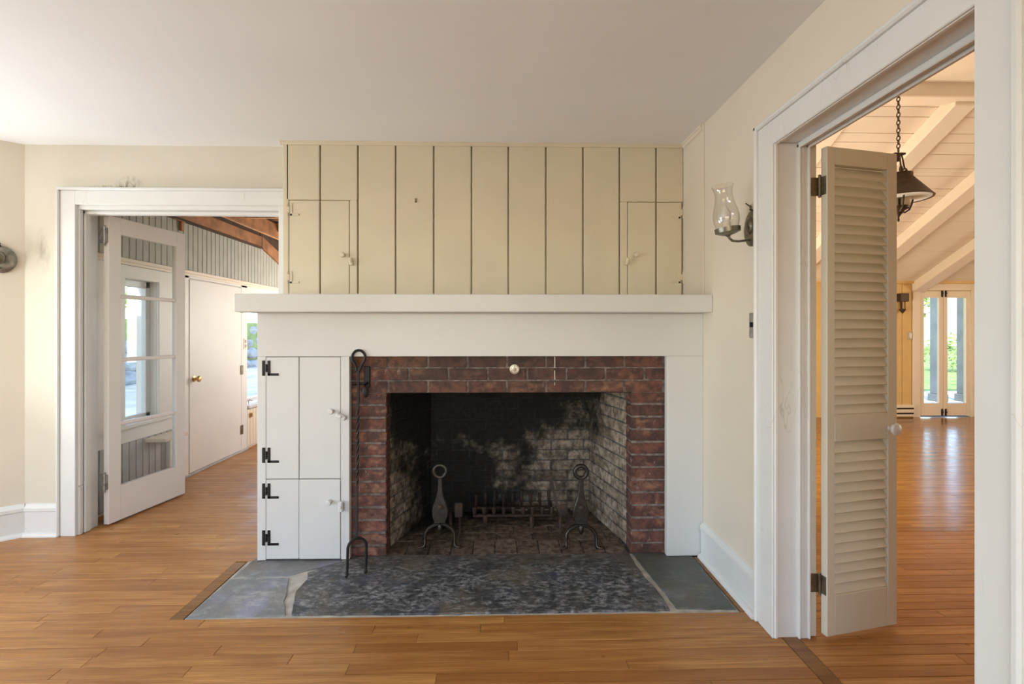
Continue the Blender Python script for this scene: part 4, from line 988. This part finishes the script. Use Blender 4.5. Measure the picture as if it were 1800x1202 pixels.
for k in range(3):
    a = radians(5+120*k); ca, sa = cos(a), sin(a)
    def R(r, zq): return (PX+r*ca, PYY+r*sa, zq)
    MB().tube([R(0.022, 2.522), R(0.030, 2.50), R(0.050, 2.415)], 0.005, 8).tube([R(0.050+0.017*cos(q), 2.402+0.021*sin(q)) for q in [2*pi*j/12 for j in range(12)]], 0.005, 6, closed=True).tube([R(0.056, 2.412), R(0.066, 2.398), R(0.072, 2.370)], [0.010, 0.009, 0.008], 8).build('bail_hook', M_bronze, pl)
    MB().tube([R(0.02, 2.118), R(0.05, 2.112), R(0.085, 2.132), R(0.105, 2.175), R(0.118, 2.225), R(0.115, 2.270)], [0.006]*6, 8).build('arm', M_bronze, pl, True)
    a2 = a + radians(60)
    MB().lathe([(0.028, 2.150), (0.0285, 2.270), (0.020, 2.274)], (PX+0.040*cos(a2), PYY+0.040*sin(a2), 0), 'z', 16).build('candle_sleeve', M_candle, pl, True)
MB().lathe([(0.0006, 2.042), (0.006, 2.050), (0.009, 2.060), (0.005, 2.070), (0.008, 2.080), (0.014, 2.090), (0.028, 2.108), (0.036, 2.122), (0.062, 2.134), (0.066, 2.150), (0.02, 2.154), (0.010, 2.27), (0.010, 2.36)], (PX, PYY, 0), 'z', 20).build('centre_stem', M_bronze, pl, True)

# ------------------------------------------------------------------ outdoors
def ground(name, c1, c2, scale, rough=0.9):
    m, nt, b = newmat(name); p = pos(nt)
    L(nt, ramp(nt, noise(nt, p, scale, 6, 0.65), [(0.35, c1), (0.65, c2)]), b.inputs['Base Color']); b.inputs['Roughness'].default_value = rough
    bump(nt, b, noise(nt, p, scale*3, 4), 0.4, 0.02); return m
M_drive = ground('asphalt_drive', (0.20, 0.235, 0.25), (0.36, 0.40, 0.42), 1.2)
M_lawn = ground('lawn_grass', (0.14, 0.23, 0.05), (0.34, 0.42, 0.14), 2.5)
M_stone = ground('field_stone', (0.20, 0.22, 0.235), (0.46, 0.48, 0.49), 3.0)
M_leaf = ground('shrub_leaf', (0.10, 0.20, 0.035), (0.38, 0.48, 0.14), 5.0, 0.7)
M_terrace = ground('pale_terrace', (0.50, 0.49, 0.46), (0.66, 0.65, 0.61), 1.5)
M_postm = paint('grey_green_post', (0.20, 0.225, 0.22), 0.7, 0.2, 4, 0.1)
M_bark = ground('bark', (0.06, 0.05, 0.04), (0.16, 0.14, 0.12), 6.0)
tag(MB().box(-40, X0-0.2, -3, 45, -0.35, -0.15).build('driveway', M_drive), 'blue grey asphalt driveway outside the garden room window', 'driveway', kind='structure')
tag(MB().box(-2.9, 45, 7.3, 45, -0.25, -0.08).build('lawn', M_lawn), 'sunlit green lawn beyond the far French doors', 'lawn', kind='structure')
tag(MB().box(5.2, 12, 7.25, 10.6, -0.2, -0.06).build('terrace', M_terrace), 'pale terrace paving outside the far French doors', 'terrace', kind='structure')
# stone retaining wall: every boulder a part
sw_ = thing('stone_wall', (-10.3, 13, -0.15), 'grey boulder retaining wall across the driveway', 'stone wall')
def boulder(c, r, sc):
    bm = bmesh.new(); bmesh.ops.create_icosphere(bm, subdivisions=2, radius=r)
    o_ = Vector((random.random()*9, random.random()*9, random.random()*9))
    for v in bm.verts:
        v.co *= 1+0.28*mnoise.noise(v.co*1.6/r*0.6+o_)
        v.co = Vector((v.co.x*sc[0], v.co.y*sc[1], v.co.z*sc[2]))
    b = MB(Matrix.Translation(c)); b.bm(bm); return b
for row in range(4):
    yy = 5.0 + (row % 2)*0.35
    while yy < 25:
        r = random.uniform(0.34, 0.55)
        boulder((-10.3-0.12*row+random.uniform(-.06, .06), yy+r, -0.05+row*0.44+random.uniform(-.04, .06)), r, (0.7, 1.12, 0.62)).build('boulder', M_stone, sw_)
        yy += 2.0*r*0.98
MB().box(-12.5, -10.35, 4.5, 26, -0.15, 1.635).build('earth_fill', M_lawn, sw_)
def shrub(name, c, r, n, label, sc=(1, 1, 1), trunk=0.0):
    s = thing(name, (c[0], c[1], c[2]-r*sc[2]), label, 'shrub' if not trunk else 'tree')
    b = MB()
    for i in range(n):
        while True:
            p = Vector((random.uniform(-1, 1), random.uniform(-1, 1), random.uniform(-1, 1)))
            if p.length < 1 and p.length > 0.35: break
        p = Vector((p.x*sc[0], p.y*sc[1], p.z*sc[2]))*r + Vector(c)
        u_ = Vector((random.uniform(-1, 1), random.uniform(-1, 1), random.uniform(-1, 1))).normalized(); v_ = u_.orthogonal().normalized(); l_ = random.uniform(0.05, 0.10)*max(1, r)
        b.add([p-u_*l_, p+v_*l_*0.45, p+u_*l_, p-v_*l_*0.45], [(0, 1, 2, 3)])
    o = b.build('foliage', M_leaf, s); o['kind'] = 'stuff'
    if trunk: MB().tube([(c[0], c[1], c[2]-r*sc[2]-trunk), (c[0]+0.05, c[1], c[2]-r*0.4), (c[0], c[1], c[2])], [0.16, 0.12, 0.05], 8).build('trunk', M_bark, s)
    else: MB().tube([(c[0], c[1], c[2]-r*sc[2]-0.15), (c[0], c[1], c[2])], [0.05, 0.02], 6).build('stem', M_bark, s)
for i, (yy, lab) in enumerate(((7.5, 'green shrub above the near end of the boulder wall'), (10.3, 'green shrub above the boulder wall, second from its near end'), (13.2, 'green shrub above the middle of the boulder wall'), (16.4, 'green shrub above the boulder wall behind the far window'), (20.0, 'green shrub above the far end of the boulder wall'))):
    shrub('shrub', (-11.6, yy, 2.32), 0.9, 700, lab, (0.8, 1.5, 0.6))
pp = thing('porch_post', (8.395, 9.05, -0.06), 'grey green porch post outside the left far French door', 'post')
MB().box(8.31, 8.48, 9.0, 9.18, 0.08, 2.35, bev=0.01).build('shaft', M_postm, pp)
MB().box(8.29, 8.50, 8.97, 9.21, -0.06, 0.08, bev=0.01).build('plinth', M_postm, pp)
pp = thing('porch_post', (8.855, 9.05, -0.06), 'grey green porch post outside the right far French door', 'post')
MB().box(8.81, 8.90, 9.0, 9.15, 0.08, 2.35, bev=0.01).build('shaft', M_postm, pp)
MB().box(8.79, 8.92, 8.97, 9.18, -0.06, 0.08, bev=0.01).build('plinth', M_postm, pp)
tag(MB().box(7.4, 11.5, 8.95, 9.2, 2.35, 2.6, bev=0.01).build('porch_beam', M_postm), 'grey porch beam outside the far French doors', 'beam')
shrub('garden_tree', (12.5, 15.5, 2.9), 1.7, 1500, 'pale green tree on the lawn beyond the far French doors', (1, 1, 0.9), 1.5)
shrub('shrub', (15.5, 16.0, 0.6), 0.9, 700, 'low green shrub on the lawn beyond the far French doors', (1.3, 1, 0.75))
